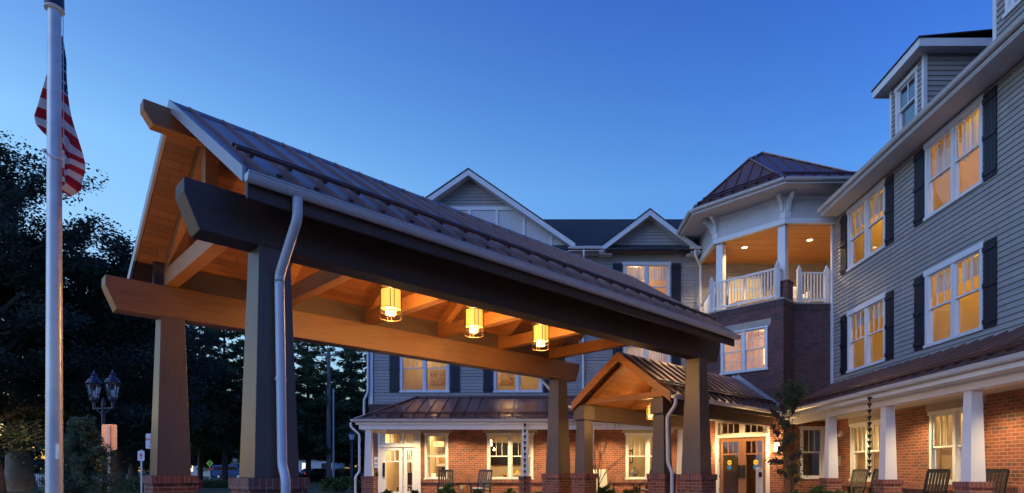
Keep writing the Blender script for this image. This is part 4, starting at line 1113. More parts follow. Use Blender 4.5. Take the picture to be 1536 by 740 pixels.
d_ = entry(FB2, "porch_door", a0, a1, 0.06, 2.76, 2.12, [(zl, X(604.5)), (X(606.5), a1 - 0.2)], M_WHITE, M_WHITE)
mb = MB(FB2); mb.box(a0 + 0.08, zl, -0.08, 0.02, 0.06, 2.67); mb.box(a1 - 0.2, a1 - 0.08, -0.08, 0.02, 0.06, 2.67); mb.build("jamb", M_WHITE, d_)
mb = MB(FB2); mb.box(zl + 0.02, zl + 0.09, 0.0, 0.05, 0.95, 1.5); mb.build("handle", M_DARKM, d_)
# --- oak entrance doors in the tower
mv = 9.5
dm = (dv[0] + dv[1]) / 2
mb_ = entry(FD, "entrance_door", dv[0], dv[1], 0.06, 2.95, 2.32, [(dv[0] + 0.13, dm), (dm + 0.003, dv[1] - 0.13)], M_DOORW, M_WHITE, panes=M_GLASSD)
mb = MB(FD); mb.box(dv[0] + 0.08, dv[0] + 0.13, -0.08, 0.03, 0.06, 2.32); mb.box(dv[1] - 0.13, dv[1] - 0.08, -0.08, 0.03, 0.06, 2.32); mb.build("jamb", M_WHITE, mb_)
mb = MB(FD); mb.box(dm - 0.13, dm - 0.02, 0.0, 0.04, 0.95, 1.38); mb.box(dm + 0.02, dm + 0.13, 0.0, 0.04, 0.95, 1.38); mb.build("handle", M_DARKM, mb_)
for k, vv in enumerate((dm + 0.47, dm - 0.47)):
    for z, m in ((1.47, M_YEL), (1.3, M_BLU)):
        q = MB(FD); q.prism([(vv + 0.085 * math.cos(a), -0.03, z + 0.085 * math.sin(a)) for a in [2 * math.pi * j / 20 for j in range(20)]], (0, 0.004, 0)); q.build("door_sticker", m, mb_)
        if m is M_YEL:
            q = MB(FD); q.box(vv - 0.07, vv + 0.07, -0.026, -0.023, z - 0.008, z + 0.008); q.build("door_sticker", M_DARKM, mb_)
# hinges
for vv in (dv[0] + 0.115, dv[1] - 0.145):
    for z in (0.5, 0.95, 1.5, 2.1):
        q = MB(FD); q.box(vv, vv + 0.03, 0, 0.02, z, z + 0.1); q.build("hinge", M_DARKM, mb_)

# ------------------------------------------------------------ rooms behind the ground-floor windows
def rooms():
    y0, y1 = 23.22, 27.6
    mb = MB(); mb.box(-6.7, 5.4, y1, y1 + 0.1, 0, 2.9); mb.box(-6.75, -6.65, y0, y1, 0, 2.9); mb.box(5.4, 5.5, y0, y1, 0, 2.9)
    mb.box(-4.72, -4.64, y0 + 0.9, y1, 0, 2.9); mb.box(0.9, 1.0, y0, y1, 0, 2.9)
    mb.build("room_wall", M_INW, B)
    mb = MB(); mb.box(-4.1, -3.2, 25.4, 25.5, 0, 2.9); mb.build("room_wall", M_INBR, B)
    mb = MB(); mb.box(-6.7, 5.4, y0, y1, 2.9, 2.95); mb.build("room_ceiling", M_INWHITE, B)
    mb = MB(); mb.box(-6.7, 5.4, y0, y1, 0.02, 0.06); mb.build("room_floor", M_INF, B)
    # wainscot and curtains beside the porch door
    mb = MB(); mb.box(-6.6, -4.75, y1 - 0.05, y1 - 0.002, 0.06, 0.95); mb.box(-6.6, -4.75, y1 - 0.09, y1 - 0.002, 0.95, 1.02); mb.build("wainscot", M_INWHITE, B)
    for (cx, cy, e, sx, sy) in ((-5.7, 25.0, 95, 1.2, 2), (-3.9, 24.4, 45, 1, 1), (-1.8, 25.3, 110, 2.6, 2), (3.0, 25.2, 90, 2.6, 2)):
        area_light("room_light", (cx, cy, 2.85), sx, sy, e)
    # entrance lobby behind the oak doors and behind the single window
    mb = MB(ROT45); mb.box(21.9, 22.0, 8.3, 10.8, 0, 2.95); mb.box(19.0, 21.9, 10.72, 10.8, 0, 2.95); mb.box(19.0, 21.9, 8.25, 8.33, 0, 2.95); mb.build("room_wall", M_INBR, B)
    mb = MB(ROT45); mb.box(19.0, 21.9, 8.33, 10.72, 2.95, 3.0); mb.box(19.0, 21.9, 8.33, 10.72, 0.0, 0.05); mb.build("room_ceiling", M_INWHITE, B)
    mb = MB(ROT45); mb.box(20.2, 20.3, 8.62, 9.0, 0.05, 2.0); mb.build("lobby_panel", M_PANELY, B)
    area_light("room_light", ROT45 @ Vector((20.4, 9.5, 2.9)), 1, 1, 10)
rooms()

def framed_picture(x, y, z, w, h, label, group=None, frame=None, art=None, face=-1, M=None):
    """picture hung on a wall that faces the camera; y = wall surface"""
    t = thing("framed_picture", label, "picture", (x, y, z), group=group)
    mb = MB(); f = min(w, h) * 0.12
    mb.box(-w / 2, w / 2, -0.04, 0, -h / 2, -h / 2 + f); mb.box(-w / 2, w / 2, -0.04, 0, h / 2 - f, h / 2); mb.box(-w / 2, -w / 2 + f, -0.04, 0, -h / 2 + f, h / 2 - f); mb.box(w / 2 - f, w / 2, -0.04, 0, -h / 2 + f, h / 2 - f)
    mb.build("frame", frame or M_DKWOOD, t)
    mb = MB(); mb.box(-w / 2 + f, w / 2 - f, -0.02, -0.005, -h / 2 + f, h / 2 - f); mb.build("mat_board", M_INWHITE, t)
    mb = MB(); g = f * 1.9; mb.box(-w / 2 + g, w / 2 - g, -0.024, -0.021, -h / 2 + g, h / 2 - g); mb.build("print", art or M_ART, t)
def XI(px, Y): return (px - 817) / 895 * Y
def ZI(py, Y): return CAMH + (706 - py) / 895 * Y
framed_picture(XI(597, 27.55), 27.54, ZI(688, 27.5), 0.45, 1.0, "tall dark-framed picture on the cream wall behind the porch door, nearer its handle side")
mb = MB(); mb.box(-5.45, -5.37, 25.2, 27.6, 0.06, 2.9); mb.build("room_wall", M_INW, B)
framed_picture(XI(620.5, 25.1) , 25.18, ZI(698, 25.1), 0.34, 0.9, "tall dark-framed picture seen through the narrow right leaf of the porch door")
framed_picture(XI(664, 25.38), 25.38, ZI(691, 25.38), 0.55, 0.5, "landscape print in a pale frame on the brown wall behind the narrow window", frame=M_INWHITE)

def dining_chair(loc, rz, label, group="dining chairs seen through the porch door"):
    t = thing("dining_chair", label, "chair", loc, rz, group)
    for sx in (-1, 1):
        for sy in (-1, 1):
            mb = MB(); mb.taper(sx * 0.2, sy * 0.2, 0.035, 0.045, 0, 0.44); mb.build("leg", M_DKWOOD, t)
    mb = MB(); mb.box(-0.23, 0.23, -0.23, 0.23, 0.42, 0.46); mb.build("seat", M_DKWOOD, t)
    mb = MB(); mb.box(-0.21, 0.21, -0.21, 0.21, 0.462, 0.51); mb.build("cushion", M_CUSH, t, bevel=0.015)
    mb = MB(); mb.box(-0.23, -0.18, 0.19, 0.23, 0.46, 1.05); mb.box(0.18, 0.23, 0.19, 0.23, 0.46, 1.05); mb.box(-0.18, 0.18, 0.2, 0.225, 0.95, 1.05); mb.box(-0.18, 0.18, 0.2, 0.225, 0.56, 0.6)
    b = mb.build("backrest", M_DKWOOD, t)
    mb = MB(); mb.box(-0.18, 0.18, 0.205, 0.22, 0.6, 0.95); mb.build("back_panel", M_WICK, b)
    return t
dining_chair((-5.72, 24.3, 0.06), R(-100), "dark dining chair with cream seat seen through the wide left leaf of the porch door")
dining_chair((-5.3, 24.35, 0.06), R(160), "dark dining chair with cream seat behind the porch door's narrow leaf, left of the table")
dining_chair((-4.95, 25.0, 0.06), R(170), "dark dining chair farther back behind the dining table in the porch door's narrow leaf")
t = thing("dining_table", "round dark pedestal dining table inside the porch door", "table", (-5.05, 24.5, 0.06))
mb = MB(); mb.lathe((0, 0, 0), [(0, 0.70), (0.42, 0.70), (0.43, 0.74), (0, 0.745)], 24); mb.build("tabletop", M_DKWOOD, t)
mb = MB(); mb.lathe((0, 0, 0), [(0.25, 0), (0.24, 0.03), (0.05, 0.08), (0.04, 0.7)], 14); mb.build("pedestal", M_DKWOOD, t)
# shelves, lamp and drum chandelier behind the narrow window
t = thing("bookcase", "white bookcase with dark objects on its shelves behind the narrow window", "bookcase", (-4.55, 26.0, 0.06))
mb = MB(); mb.box(-0.3, 0.42, 0, 0.3, 0, 0.05); mb.box(-0.3, -0.26, 0, 0.3, 0.05, 2.4); mb.box(0.38, 0.42, 0, 0.3, 0.05, 2.4); mb.box(-0.26, 0.38, 0.27, 0.3, 0.05, 2.4)
mb.build("case", M_INWHITE, t)
for z in (0.5, 0.95, 1.4, 1.85, 2.36):
    mb = MB(); mb.box(-0.26, 0.38, 0.01, 0.27, z, z + 0.04); mb.build("shelf", M_INWHITE, t)
k = 0
for z in (0.54, 0.99, 1.44, 1.89):
    x = -0.22
    while x < 0.3:
        w = random.uniform(0.03, 0.06); h = random.uniform(0.2, 0.34)
        if random.random() < 0.7:
            mb = MB(); mb.box(-4.55 + x, -4.55 + x + w, 26.04, 26.22, z + 0.061, z + 0.061 + h); o = mb.build("book", random.choice([M_DKWOOD, M_INBR, M_CUSH, M_NAVY]))
            tag(o, "book standing on the white bookcase behind the narrow window", "book", "books on the white bookcase")
        x += w + 0.012
def drum_chandelier(loc, r, h, drop, label):
    t = thing("drum_chandelier", label, "chandelier", loc)
    mb = MB(); mb.lathe((0, 0, 0), [(r, 0), (r, h)], 28); mb.build("shade", M_LAMPSH, t, recalc=False)
    mb = MB()
    for k in range(24):
        a = 2 * math.pi * k / 24; mb.box(r * 1.02 * math.cos(a) - 0.006, r * 1.02 * math.cos(a) + 0.006, r * 1.02 * math.sin(a) - 0.006, r * 1.02 * math.sin(a) + 0.006, -0.02, h + 0.02)
    mb.build("slats", M_BRASS, t)
    mb = MB(); mb.tube([(0, 0, h * 0.5), (0, 0, h + drop)], 0.008, 6); mb.build("rod", M_BRASS, t)
drum_chandelier((XI(657, 24.1), 24.1, ZI(670, 24.1)), 0.24, 0.2, 0.55, "round drum chandelier with gold slats hanging inside the narrow window")
t = thing("table_lamp", "glowing table lamp low behind the narrow window", "lamp", (XI(650, 24.6), 24.6, 0.66))
mb = MB(); mb.lathe((0, 0, 0), [(0.07, 0), (0.03, 0.05), (0.05, 0.14), (0.015, 0.24)], 14); mb.build("base", M_BRASS, t)
mb = MB(); mb.lathe((0, 0, 0), [(0.13, 0.22), (0.09, 0.42)], 18); mb.build("lamp_shade", M_LAMPSH, t, recalc=False)
t = thing("side_table", "dark side table under the glowing lamp behind the narrow window", "table", (XI(650, 24.6), 24.6, 0.06))
mb = MB(); mb.box(-0.25, 0.25, -0.2, 0.2, 0.56, 0.6); mb.build("tabletop", M_DKWOOD, t)
for sx in (-1, 1):
    for sy in (-1, 1):
        mb = MB(); mb.box(sx * 0.22 - 0.02, sx * 0.22 + 0.02, sy * 0.17 - 0.02, sy * 0.17 + 0.02, 0, 0.56); mb.build("leg", M_DKWOOD, t)
# lounge behind the twin window
t = thing("television", "wide black television on the wall behind the twin porch window", "television", (XI(752, 27.5), 27.54, ZI(681, 27.5)))
mb = MB(); mb.box(-0.85, 0.85, -0.05, 0, -0.48, 0.48); mb.build("screen", M_TV, t)
mb = MB(); mb.box(-0.88, 0.88, -0.04, -0.001, -0.51, 0.51); mb.build("bezel", M_DARKM, t)
t = thing("console_cabinet", "long dark console cabinet below the television behind the twin window", "cabinet", (XI(765, 26.8), 26.9, 0.06))
mb = MB(); mb.box(-1.3, 1.3, -0.2, 0.3, 0.08, 0.78); mb.build("carcass", M_DKWOOD, t)
mb = MB(); mb.box(-1.33, 1.33, -0.22, 0.3, 0.78, 0.82); mb.build("top", M_INBR, t)
for px, hh, m, lab in ((736, 0.16, M_CUSH, "white bowl on the console behind the twin window"), (757, 0.2, M_BRASS, "small golden vase in the middle of the console"), (776, 0.32, M_YEL, "rounded orange vase on the console beside the column")):
    o = MB(); o.lathe((XI(px, 26.8), 26.8, 0.88), [(0.04, 0), (hh * 0.45, hh * 0.4), (hh * 0.35, hh * 0.8), (0.04, hh)], 16)
    tag(o.build("vase", m), lab, "vase")
for i, (px, py) in enumerate(((737, 667.5), (741, 674.5), (736, 662))):
    Yp = 24.6; x, z = XI(px, Yp), ZI(py, Yp)
    t = thing("pendant_lamp", ("bare bulb pendant, middle height of the cluster in the twin window", "lowest bare bulb pendant of the cluster in the twin window", "highest bare bulb pendant of the cluster in the twin window")[i], "lamp", (x, Yp + i * 0.05, z), group="bulb pendants in the twin window")
    mb = MB(); mb.lathe((0, 0, 0), [(0, -0.06), (0.045, -0.03), (0.05, 0.0), (0.02, 0.06), (0, 0.07)], 14); mb.build("bulb", M_BULB, t)
    mb = MB(); mb.tube([(0, 0, 0.07), (0, 0, 2.88 - z)], 0.006, 6); mb.build("cord", M_DARKM, t)
for i, px in enumerate((775, 795)):
    t = thing("armchair", ("cream armchair low behind the twin window, left of the white column", "cream armchair low behind the twin window, hidden partly by the white column")[i], "chair", (XI(px, 25.2), 25.2, 0.06), rz=R(20 - 50 * i))
    mb = MB(); mb.box(-0.33, 0.33, -0.3, 0.3, 0.15, 0.45); mb.build("seat", M_CUSH, t, bevel=0.04)
    mb = MB(); mb.box(-0.33, 0.33, 0.3, 0.42, 0.15, 1.0); mb.build("backrest", M_CUSH, t, bevel=0.04)
    for s in (-1, 1):
        mb = MB(); mb.box(s * 0.38 - 0.05, s * 0.38 + 0.05, -0.3, 0.4, 0.1, 0.65); mb.build("armrest", M_CUSH, t, bevel=0.03)
# third window: vase on a table and a picture
t = thing("console_table", "small cream console table inside the window behind the entrance canopy", "table", (XI(951, 24.4), 24.4, 0.06))
mb = MB(); mb.box(-0.4, 0.4, -0.18, 0.18, 0.82, 0.87); mb.box(-0.38, 0.38, -0.16, 0.16, 0.62, 0.82); mb.build("top", M_INWHITE, t)
for s in (-1, 1):
    mb = MB(); mb.box(s * 0.36 - 0.025, s * 0.36 + 0.025, -0.15, 0.15, 0, 0.62); mb.build("leg", M_INWHITE, t)
o = MB(); o.lathe((XI(951.5, 24.4), 24.4, 0.93), [(0.08, 0), (0.18, 0.12), (0.17, 0.22), (0.05, 0.32), (0.05, 0.38), (0.065, 0.4)], 20)
tag(o.build("glass_vase", M_GALV), "rounded grey-green vase on the console inside the window behind the entrance canopy", "vase")
framed_picture(XI(944.5, 25.2), 25.3, ZI(667, 25.2), 0.3, 0.5, "upper of two small framed pictures inside the window behind the entrance canopy")
framed_picture(XI(944.5, 25.2), 25.3, ZI(685, 25.2), 0.3, 0.5, "lower of two small framed pictures inside the window behind the entrance canopy")
mb = MB(); mb.box(3.2, 4.2, 25.31, 25.4, 0.06, 2.9); mb.build("room_wall", M_INW, B)

# ------------------------------------------------------------ upper-room ceiling lamps
for (M, a, z, lab) in ((FB, X(980), 9.0, "bowl ceiling lamp glowing in the top window of the small gable"), (FB, X(982), 5.75, "bowl ceiling lamp glowing in the window under the small gable, above the entrance canopy")):
    w = M @ Vector((a, -0.7, z)); t = thing("ceiling_lamp", lab, "lamp", w)
    mb = MB(); mb.lathe((0, 0, 0), [(0, -0.1), (0.12, -0.08), (0.2, 0), (0.0, 0.0)], 18); mb.build("bowl", M_BULB, t)
    mb = MB(); mb.lathe((0, 0, 0), [(0.015, 0.0), (0.015, 0.4)], 8); mb.build("stem", M_BRASS, t)
w = FD @ Vector((dv_of(1139), -0.9, 4.85)); t = thing("drum_floor_lamp", "yellow drum lamp glowing in the tower window above the entrance canopy", "lamp", w)
mb = MB(); mb.lathe((0, 0, 0), [(0.25, 0), (0.25, 0.5)], 20); mb.build("lamp_shade", M_LAMPSH, t, recalc=False)
mb = MB(); mb.lathe((0, 0, 0), [(0.02, -0.6), (0.02, 0.3)], 8); mb.build("stem", M_BRASS, t)

# ------------------------------------------------------------ wall lamps and small wall things
def sconce(p, n, label, w=0.16, h=0.32, energy=85):
    rz = math.atan2(n[1], n[0])
    t = thing("wall_sconce", label, "wall lamp", p, rz=rz, group="square wall sconces")
    mb = MB(); mb.box(0.0, 0.02, -w / 2, w / 2, -h / 2, h / 2); mb.box(0.02, 0.11, -w / 2, w / 2, h / 2 - 0.02, h / 2); mb.box(0.02, 0.11, -w / 2, w / 2, -h / 2, -h / 2 + 0.02)
    for s in (-1, 1): mb.box(0.1, 0.112, s * w / 2 - 0.006, s * w / 2 + 0.006, -h / 2, h / 2)
    mb.build("frame", M_BRONZE, t)
    mb = MB(); mb.box(0.025, 0.1, -w / 2 + 0.012, w / 2 - 0.012, -h / 2 + 0.022, h / 2 - 0.022); mb.build("glass", M_SCON, t)
    q = Vector(p) + Vector((n[0], n[1], 0)) * 0.22
    point_light("sconce_light", q, energy, (1, 0.62, 0.26), 0.08)
nd = Vector((-S2, -S2))
pL = FD @ Vector((10.74, 0.0, 1.95)); pR = FD @ Vector((8.29, 0.0, 1.95))
sconce(pR, nd, "square glowing sconce on the brick to the right of the oak entrance doors"); sconce(pL, nd, "square glowing sconce left of the oak entrance doors, half hidden by the column")
t = thing("round_wall_light", "small round white wall light on the porch brick near the far window", "wall lamp", (9.49, 19.0, ZI(651, 19.0)))
mb = MB(); mb.box(-0.09, 0, -0.06, 0.06, -0.07, 0.09); mb.build("housing", M_WHITE, t, bevel=0.02)
mb = MB(); mb.lathe((-0.09, 0, 0), [(0, -0.1), (0.06, -0.08), (0.07, 0.0), (0, 0.01)], 14); mb.build("dome", M_INWHITE, t)
mb = MB(); mb.box(9.465, 9.49, 19.12, 19.36, 1.35, 1.66)
t = tag(mb.build("wall_plaque", M_STONE), "cream rectangular plaque on the brick below the round wall light", "plaque")
mb = MB(); mb.box(-6.62, -6.42, 23.17, 23.195, 1.3, 1.72)
sg = tag(mb.build("no_smoking_sign", M_SIGNW), "white no-smoking sign on the brick left of the porch door", "sign")
mb = MB(); c = Vector((-6.52, 23.165, 1.57)); mb.tube([c + Vector((0.06 * math.cos(a), 0, 0.06 * math.sin(a))) for a in [2 * math.pi * k / 20 for k in range(21)]], 0.009, 5, caps=False); mb.tube([c + Vector((-0.042, 0, 0.042)), c + Vector((0.042, 0, -0.042))], 0.008, 5)
mb.build("red_circle", M_SIGNR, sg)
mb = MB(); mb.box(-6.56, -6.48, 23.162, 23.168, 1.565, 1.58); mb.box(-6.6, -6.44, 23.162, 23.168, 1.42, 1.435); mb.box(-6.6, -6.47, 23.162, 23.168, 1.37, 1.385); mb.build("black_marks", M_DARKM, sg)
mb = MB(); mb.lathe((-6.5, 23.12, 0.98), [(0, 0), (0.05, 0.0), (0.05, 0.16), (0, 0.16)], 12)
tag(mb.build("wall_bell", M_DARKM), "small dark box on the brick below the no-smoking sign", "bell")
# pedestal in front of the entrance doors
x, y = XI(1139, 18.0), 18.0
t = thing("access_pedestal", "pale grey post pedestal standing in front of the oak entrance doors", "pedestal", (x, y, 0))
mb = MB(); mb.taper(0, 0, 0.17, 0.16, 0.0, 1.25); mb.taper(0, 0, 0.16, 0.1, 1.25, 1.29); mb.build("post", M_SIGNW, t, bevel=0.01)
mb = MB(); mb.box(-0.045, 0.045, -0.095, -0.08, 1.0, 1.15); mb.build("button_plate", M_DARKM, t)

# ------------------------------------------------------------ rain chains
def rain_chain(x, y, z0, z1, n, label):
    t = thing("rain_chain", label, "rain chain", (x, y, z0), group="rain chains of dark cups")
    mb = MB(); mb.tube([(0, 0, 0), (0, 0, z1 - z0)], 0.007, 6); mb.build("link_chain", M_DARKM, t)
    d = (z1 - z0) / n; first = None
    for k in range(n):
        if first is None:
            q = MB(); q.lathe((0, 0, 0), [(0.016, 0), (0.05, d * 0.5), (0.054, d * 0.5), (0.022, 0.0)], 12); q.lathe((0, 0, 0), [(0.016, 0), (0.016, -0.03)], 8); first = q.build("cup", M_DARKM, t); c = first
        else: c = first.copy(); COL.objects.link(c)
        c.location = (0, 0, d * (k + 0.3))
rain_chain(-0.68, 20.44, 0.25, 2.84, 13, "dark cup rain chain hanging in front of the back porch's middle white column")
rain_chain(7.13, 13.1, 1.05, 2.84, 13, "dark cup rain chain hanging at the right-hand porch beside its middle white column")

# ------------------------------------------------------------ porch rocking chairs
def rocker(mat=M_CHAIR):
    t = thing("rocking_chair", "x", "chair", (0, 0, 0), group="dark porch chairs with cream cushions")
    # faces -y
    for s in (-1, 1):
        mb = MB(); pts = [(s * 0.27, -0.42 + 0.9 * k / 10, 0.02 + 0.25 * ((k / 10 - 0.45) ** 2)) for k in range(11)]
        for a, b in zip(pts, pts[1:]): mb.bar(a, b, 0.035, 0.05)
        mb.build("rocker", mat, t)
        mb = MB(); mb.bar((s * 0.27, -0.27, 0.06), (s * 0.27, -0.27, 0.66), 0.045, 0.045, up=(0, 1, 0)); mb.build("leg", mat, t)
        mb = MB(); mb.bar((s * 0.27, 0.24, 0.06), (s * 0.27, 0.22, 0.6), 0.045, 0.045, up=(0, 1, 0)); mb.build("leg", mat, t)
        mb = MB(); mb.box(s * 0.29 - 0.05, s * 0.29 + 0.05, -0.34, 0.27, 0.66, 0.685); mb.build("armrest", mat, t, bevel=0.006)
    mb = MB(); mb.prism([(-0.27, -0.28, 0.42), (0.27, -0.28, 0.42), (0.27, 0.22, 0.37), (-0.27, 0.22, 0.37)], (0, 0, 0.03)); mb.build("seat", mat, t)
    mb = MB(); mb.prism([(-0.24, -0.27, 0.455), (0.24, -0.27, 0.455), (0.24, 0.18, 0.41), (-0.24, 0.18, 0.41)], (0, 0, 0.055)); mb.build("cushion", M_CUSH, t, bevel=0.02)
    mb = MB()
    for k in range(7):
        x = -0.24 + 0.08 * k; mb.bar((x, 0.215, 0.42), (x, 0.395, 1.12), 0.052, 0.018, up=(0, 1, 0))
    for z, yy, hh in ((0.46, 0.235, 0.06), (1.13, 0.4, 0.09)): mb.bar((-0.27, yy, z), (0.27, yy, z), 0.03, hh)
    for s in (-1, 1): mb.bar((s * 0.27, 0.2, 0.38), (s * 0.27, 0.4, 1.14), 0.035, 0.04, up=(0, 1, 0))
    mb.build("backrest", mat, t)
    return t
proto = rocker()
places = [(XI(668, 22.3), 22.35, R(8), "dark slatted chair with cream cushion left of the brass drum table on the back porch"),
          (XI(721, 22.3), 22.35, R(-22), "dark slatted chair with cream cushion right of the brass drum table on the back porch"),
          (XI(966, 21.2), 21.3, R(-75), "dark slatted chair half hidden by the small canopy's near brick pier"),
          (8.78, 13.75, R(-72), "dark rocking chair facing the drive in front of the nearest lit porch window"),
          (8.85, 12.15, R(-80), "dark rocking chair mostly hidden by the right-most white porch column"),
          (8.75, 16.05, R(-75), "dark rocking chair just behind the rain chain of the right-hand porch"),
          (8.75, 17.15, R(-75), "dark rocking chair farthest back on the right-hand porch")]
for i, (x, y, rz, lab) in enumerate(places):
    o = proto if i == 0 else copy_tree(proto)
    o.location = (x, y, 0.06); o.rotation_euler = (0, 0, rz); relabel(o, lab)
t = thing("drum_table", "hammered brass drum table between two dark chairs on the back porch", "table", (XI(695, 22.2), 22.2, 0.06))
mb = MB(); mb.lathe((0, 0, 0), [(0.15, 0), (0.17, 0.08), (0.17, 0.2), (0.15, 0.28), (0.17, 0.36), (0.17, 0.5), (0.15, 0.57)], 24); mb.build("body", M_BRASS, t)
mb = MB(); mb.lathe((0, 0, 0), [(0.16, 0.57), (0.16, 0.6), (0, 0.6)], 24); mb.build("top", M_BRASS, t)
# cushioned armchair behind the small canopy
t = thing("cushioned_armchair", "pale cushioned armchair on a dark frame behind the small canopy's far column", "chair", (XI(903, 21.8), 22.2, 0.06), rz=R(10))
mb = MB(); mb.box(-0.35, 0.35, -0.32, 0.3, 0.2, 0.3)
mb.build("seat_frame", M_WICK, t)
mb = MB(); mb.box(-0.33, 0.33, -0.32, 0.26, 0.302, 0.48); mb.build("seat", M_CUSH, t, bevel=0.05)
mb = MB(); mb.prism([(-0.34, 0.24, 0.45), (0.34, 0.24, 0.45), (0.34, 0.4, 1.18), (-0.34, 0.4, 1.18)], (0, 0.12, 0)); mb.build("backrest", M_CUSH, t, bevel=0.04)
for s in (-1, 1):
    mb = MB(); mb.box(s * 0.4 - 0.04, s * 0.4 + 0.04, -0.33, 0.42, 0.6, 0.64); mb.build("armrest", M_WICK, t)
    for y in (-0.3, 0.38): mb = MB(); mb.box(s * 0.4 - 0.025, s * 0.4 + 0.025, y - 0.025, y + 0.025, 0, 0.6); mb.build("leg", M_WICK, t)
# balcony furniture
t = thing("balcony_armchair", "dark wicker armchair at the left end of the balcony", "chair", (6.75, 21.9, 6.75), rz=R(30))
mb = MB(); mb.box(-0.3, 0.3, -0.3, 0.3, 0.1, 0.42); mb.build("seat", M_WICK, t, bevel=0.03)
mb = MB(); mb.box(-0.32, 0.32, 0.28, 0.38, 0.1, 1.0); mb.build("backrest", M_WICK, t, bevel=0.04)
for s in (-1, 1): mb = MB(); mb.box(s * 0.34 - 0.04, s * 0.34 + 0.04, -0.3, 0.32, 0.1, 0.66); mb.build("armrest", M_WICK, t, bevel=0.02)
M_YREFL = plain("reflection_yellow", (0.75, 0.5, 0.08), 0.8, var=0.05)  # for the chair added in place of a slanted yellow reflection
t = thing("reflection_lounge", "yellow canvas lounge chair reclined on the balcony behind the diagonal railing", "chair", (7.6, 20.7, 6.75), rz=R(-20))
mb = MB(); mb.prism([(-0.9, -0.28, 0.3), (0.0, -0.28, 0.32), (0.0, 0.28, 0.32), (-0.9, 0.28, 0.3)], (0, 0, 0.05)); mb.build("seat", M_YREFL, t)
mb = MB(); mb.prism([(0.0, -0.28, 0.33), (0.55, -0.28, 0.95), (0.55, 0.28, 0.95), (0.0, 0.28, 0.33)], (-0.04, 0, 0.05)); mb.build("backrest", M_YREFL, t)
for x in (-0.8, 0.1):
    for s in (-1, 1): mb = MB(); mb.box(x - 0.02, x + 0.02, s * 0.26 - 0.02, s * 0.26 + 0.02, 0, 0.3); mb.build("leg", M_INWHITE, t)
t = thing("patterned_armchair", "white patterned armchair on the balcony behind the short straight railing", "chair", (8.75, 20.9, 6.75), rz=R(0))
M_PAT = NT("patterned_cloth"); _v = M_PAT.node("ShaderNodeTexVoronoi"); _v.inputs["Scale"].default_value = 14; M_PAT.l.new(M_PAT.obj(), _v.inputs["Vector"]); M_PAT.base(M_PAT.ramp(_v.outputs["Distance"], [(0.2, (0.25, 0.3, 0.42)), (0.4, (0.75, 0.72, 0.68))])); M_PAT = M_PAT.m
mb = MB(); mb.box(-0.33, 0.33, -0.3, 0.3, 0.12, 0.45); mb.build("seat", M_PAT, t, bevel=0.04)
mb = MB(); mb.box(-0.33, 0.33, 0.28, 0.42, 0.12, 0.98); mb.build("backrest", M_PAT, t, bevel=0.04)
for s in (-1, 1): mb = MB(); mb.box(s * 0.38 - 0.05, s * 0.38 + 0.05, -0.3, 0.4, 0.1, 0.65); mb.build("armrest", M_PAT, t, bevel=0.03)

# ------------------------------------------------------------ flagpole and flag
FPX, FPY = XI(81.5, 8.0), 8.0
FP = thing("flagpole", "tall brushed aluminium flagpole in the left foreground", "flagpole", (FPX, FPY, 0))
mb = MB(); mb.lathe((0, 0, 0), [(0.155, 0), (0.155, 0.05), (0.11, 0.09), (0.0985, 0.12), (0.096, 1.0), (0.074, 7.42)], 32); mb.build("shaft", M_ALU, FP)
mb = MB(); mb.lathe((0, 0, 7.38), [(0.074, 0), (0.104, 0.0), (0.108, 0.05), (0.098, 0.5), (0.0, 0.55)], 28); mb.build("truck", M_NAVY, FP)
mb = MB(); mb.lathe((0, 0, 7.37), [(0.076, 0.0), (0.112, 0.0), (0.112, 0.025), (0.076, 0.01)], 28); mb.build("truck_ring", M_SIGNW, FP)
mb = MB(); mb.lathe((0, 0, 8.04), [(0, -0.12), (0.12, 0), (0.08, 0.09), (0, 0.12)], 18); mb.build("ball_finial", M_BRASS, FP)
mb = MB(); mb.tube([(0.085, 0.04, 7.35), (0.09, 0.045, 5.6)], 0.005, 5); mb.build("halyard", M_SIGNW, FP)
mb = MB(); mb.box(0.09, 0.13, -0.09, -0.06, 1.35, 1.55); mb.build("cleat", M_ALU, FP)
mb = MB(); zc = CAMH + (706 - 231) / 895 * 8.0
ring = []
for k in range(34):
    a = 2 * math.pi * k / 34; x, y = 0.12 * math.cos(a), 0.12 * math.sin(a); z = zc - 0.5 * x + 0.55 * y
    mb.lathe((x, y, z), [(0, -0.013), (0.009, -0.009), (0.013, 0), (0.009, 0.009), (0, 0.013)], 8)
mb.build("beaded_ring", M_SIGNW, FP)

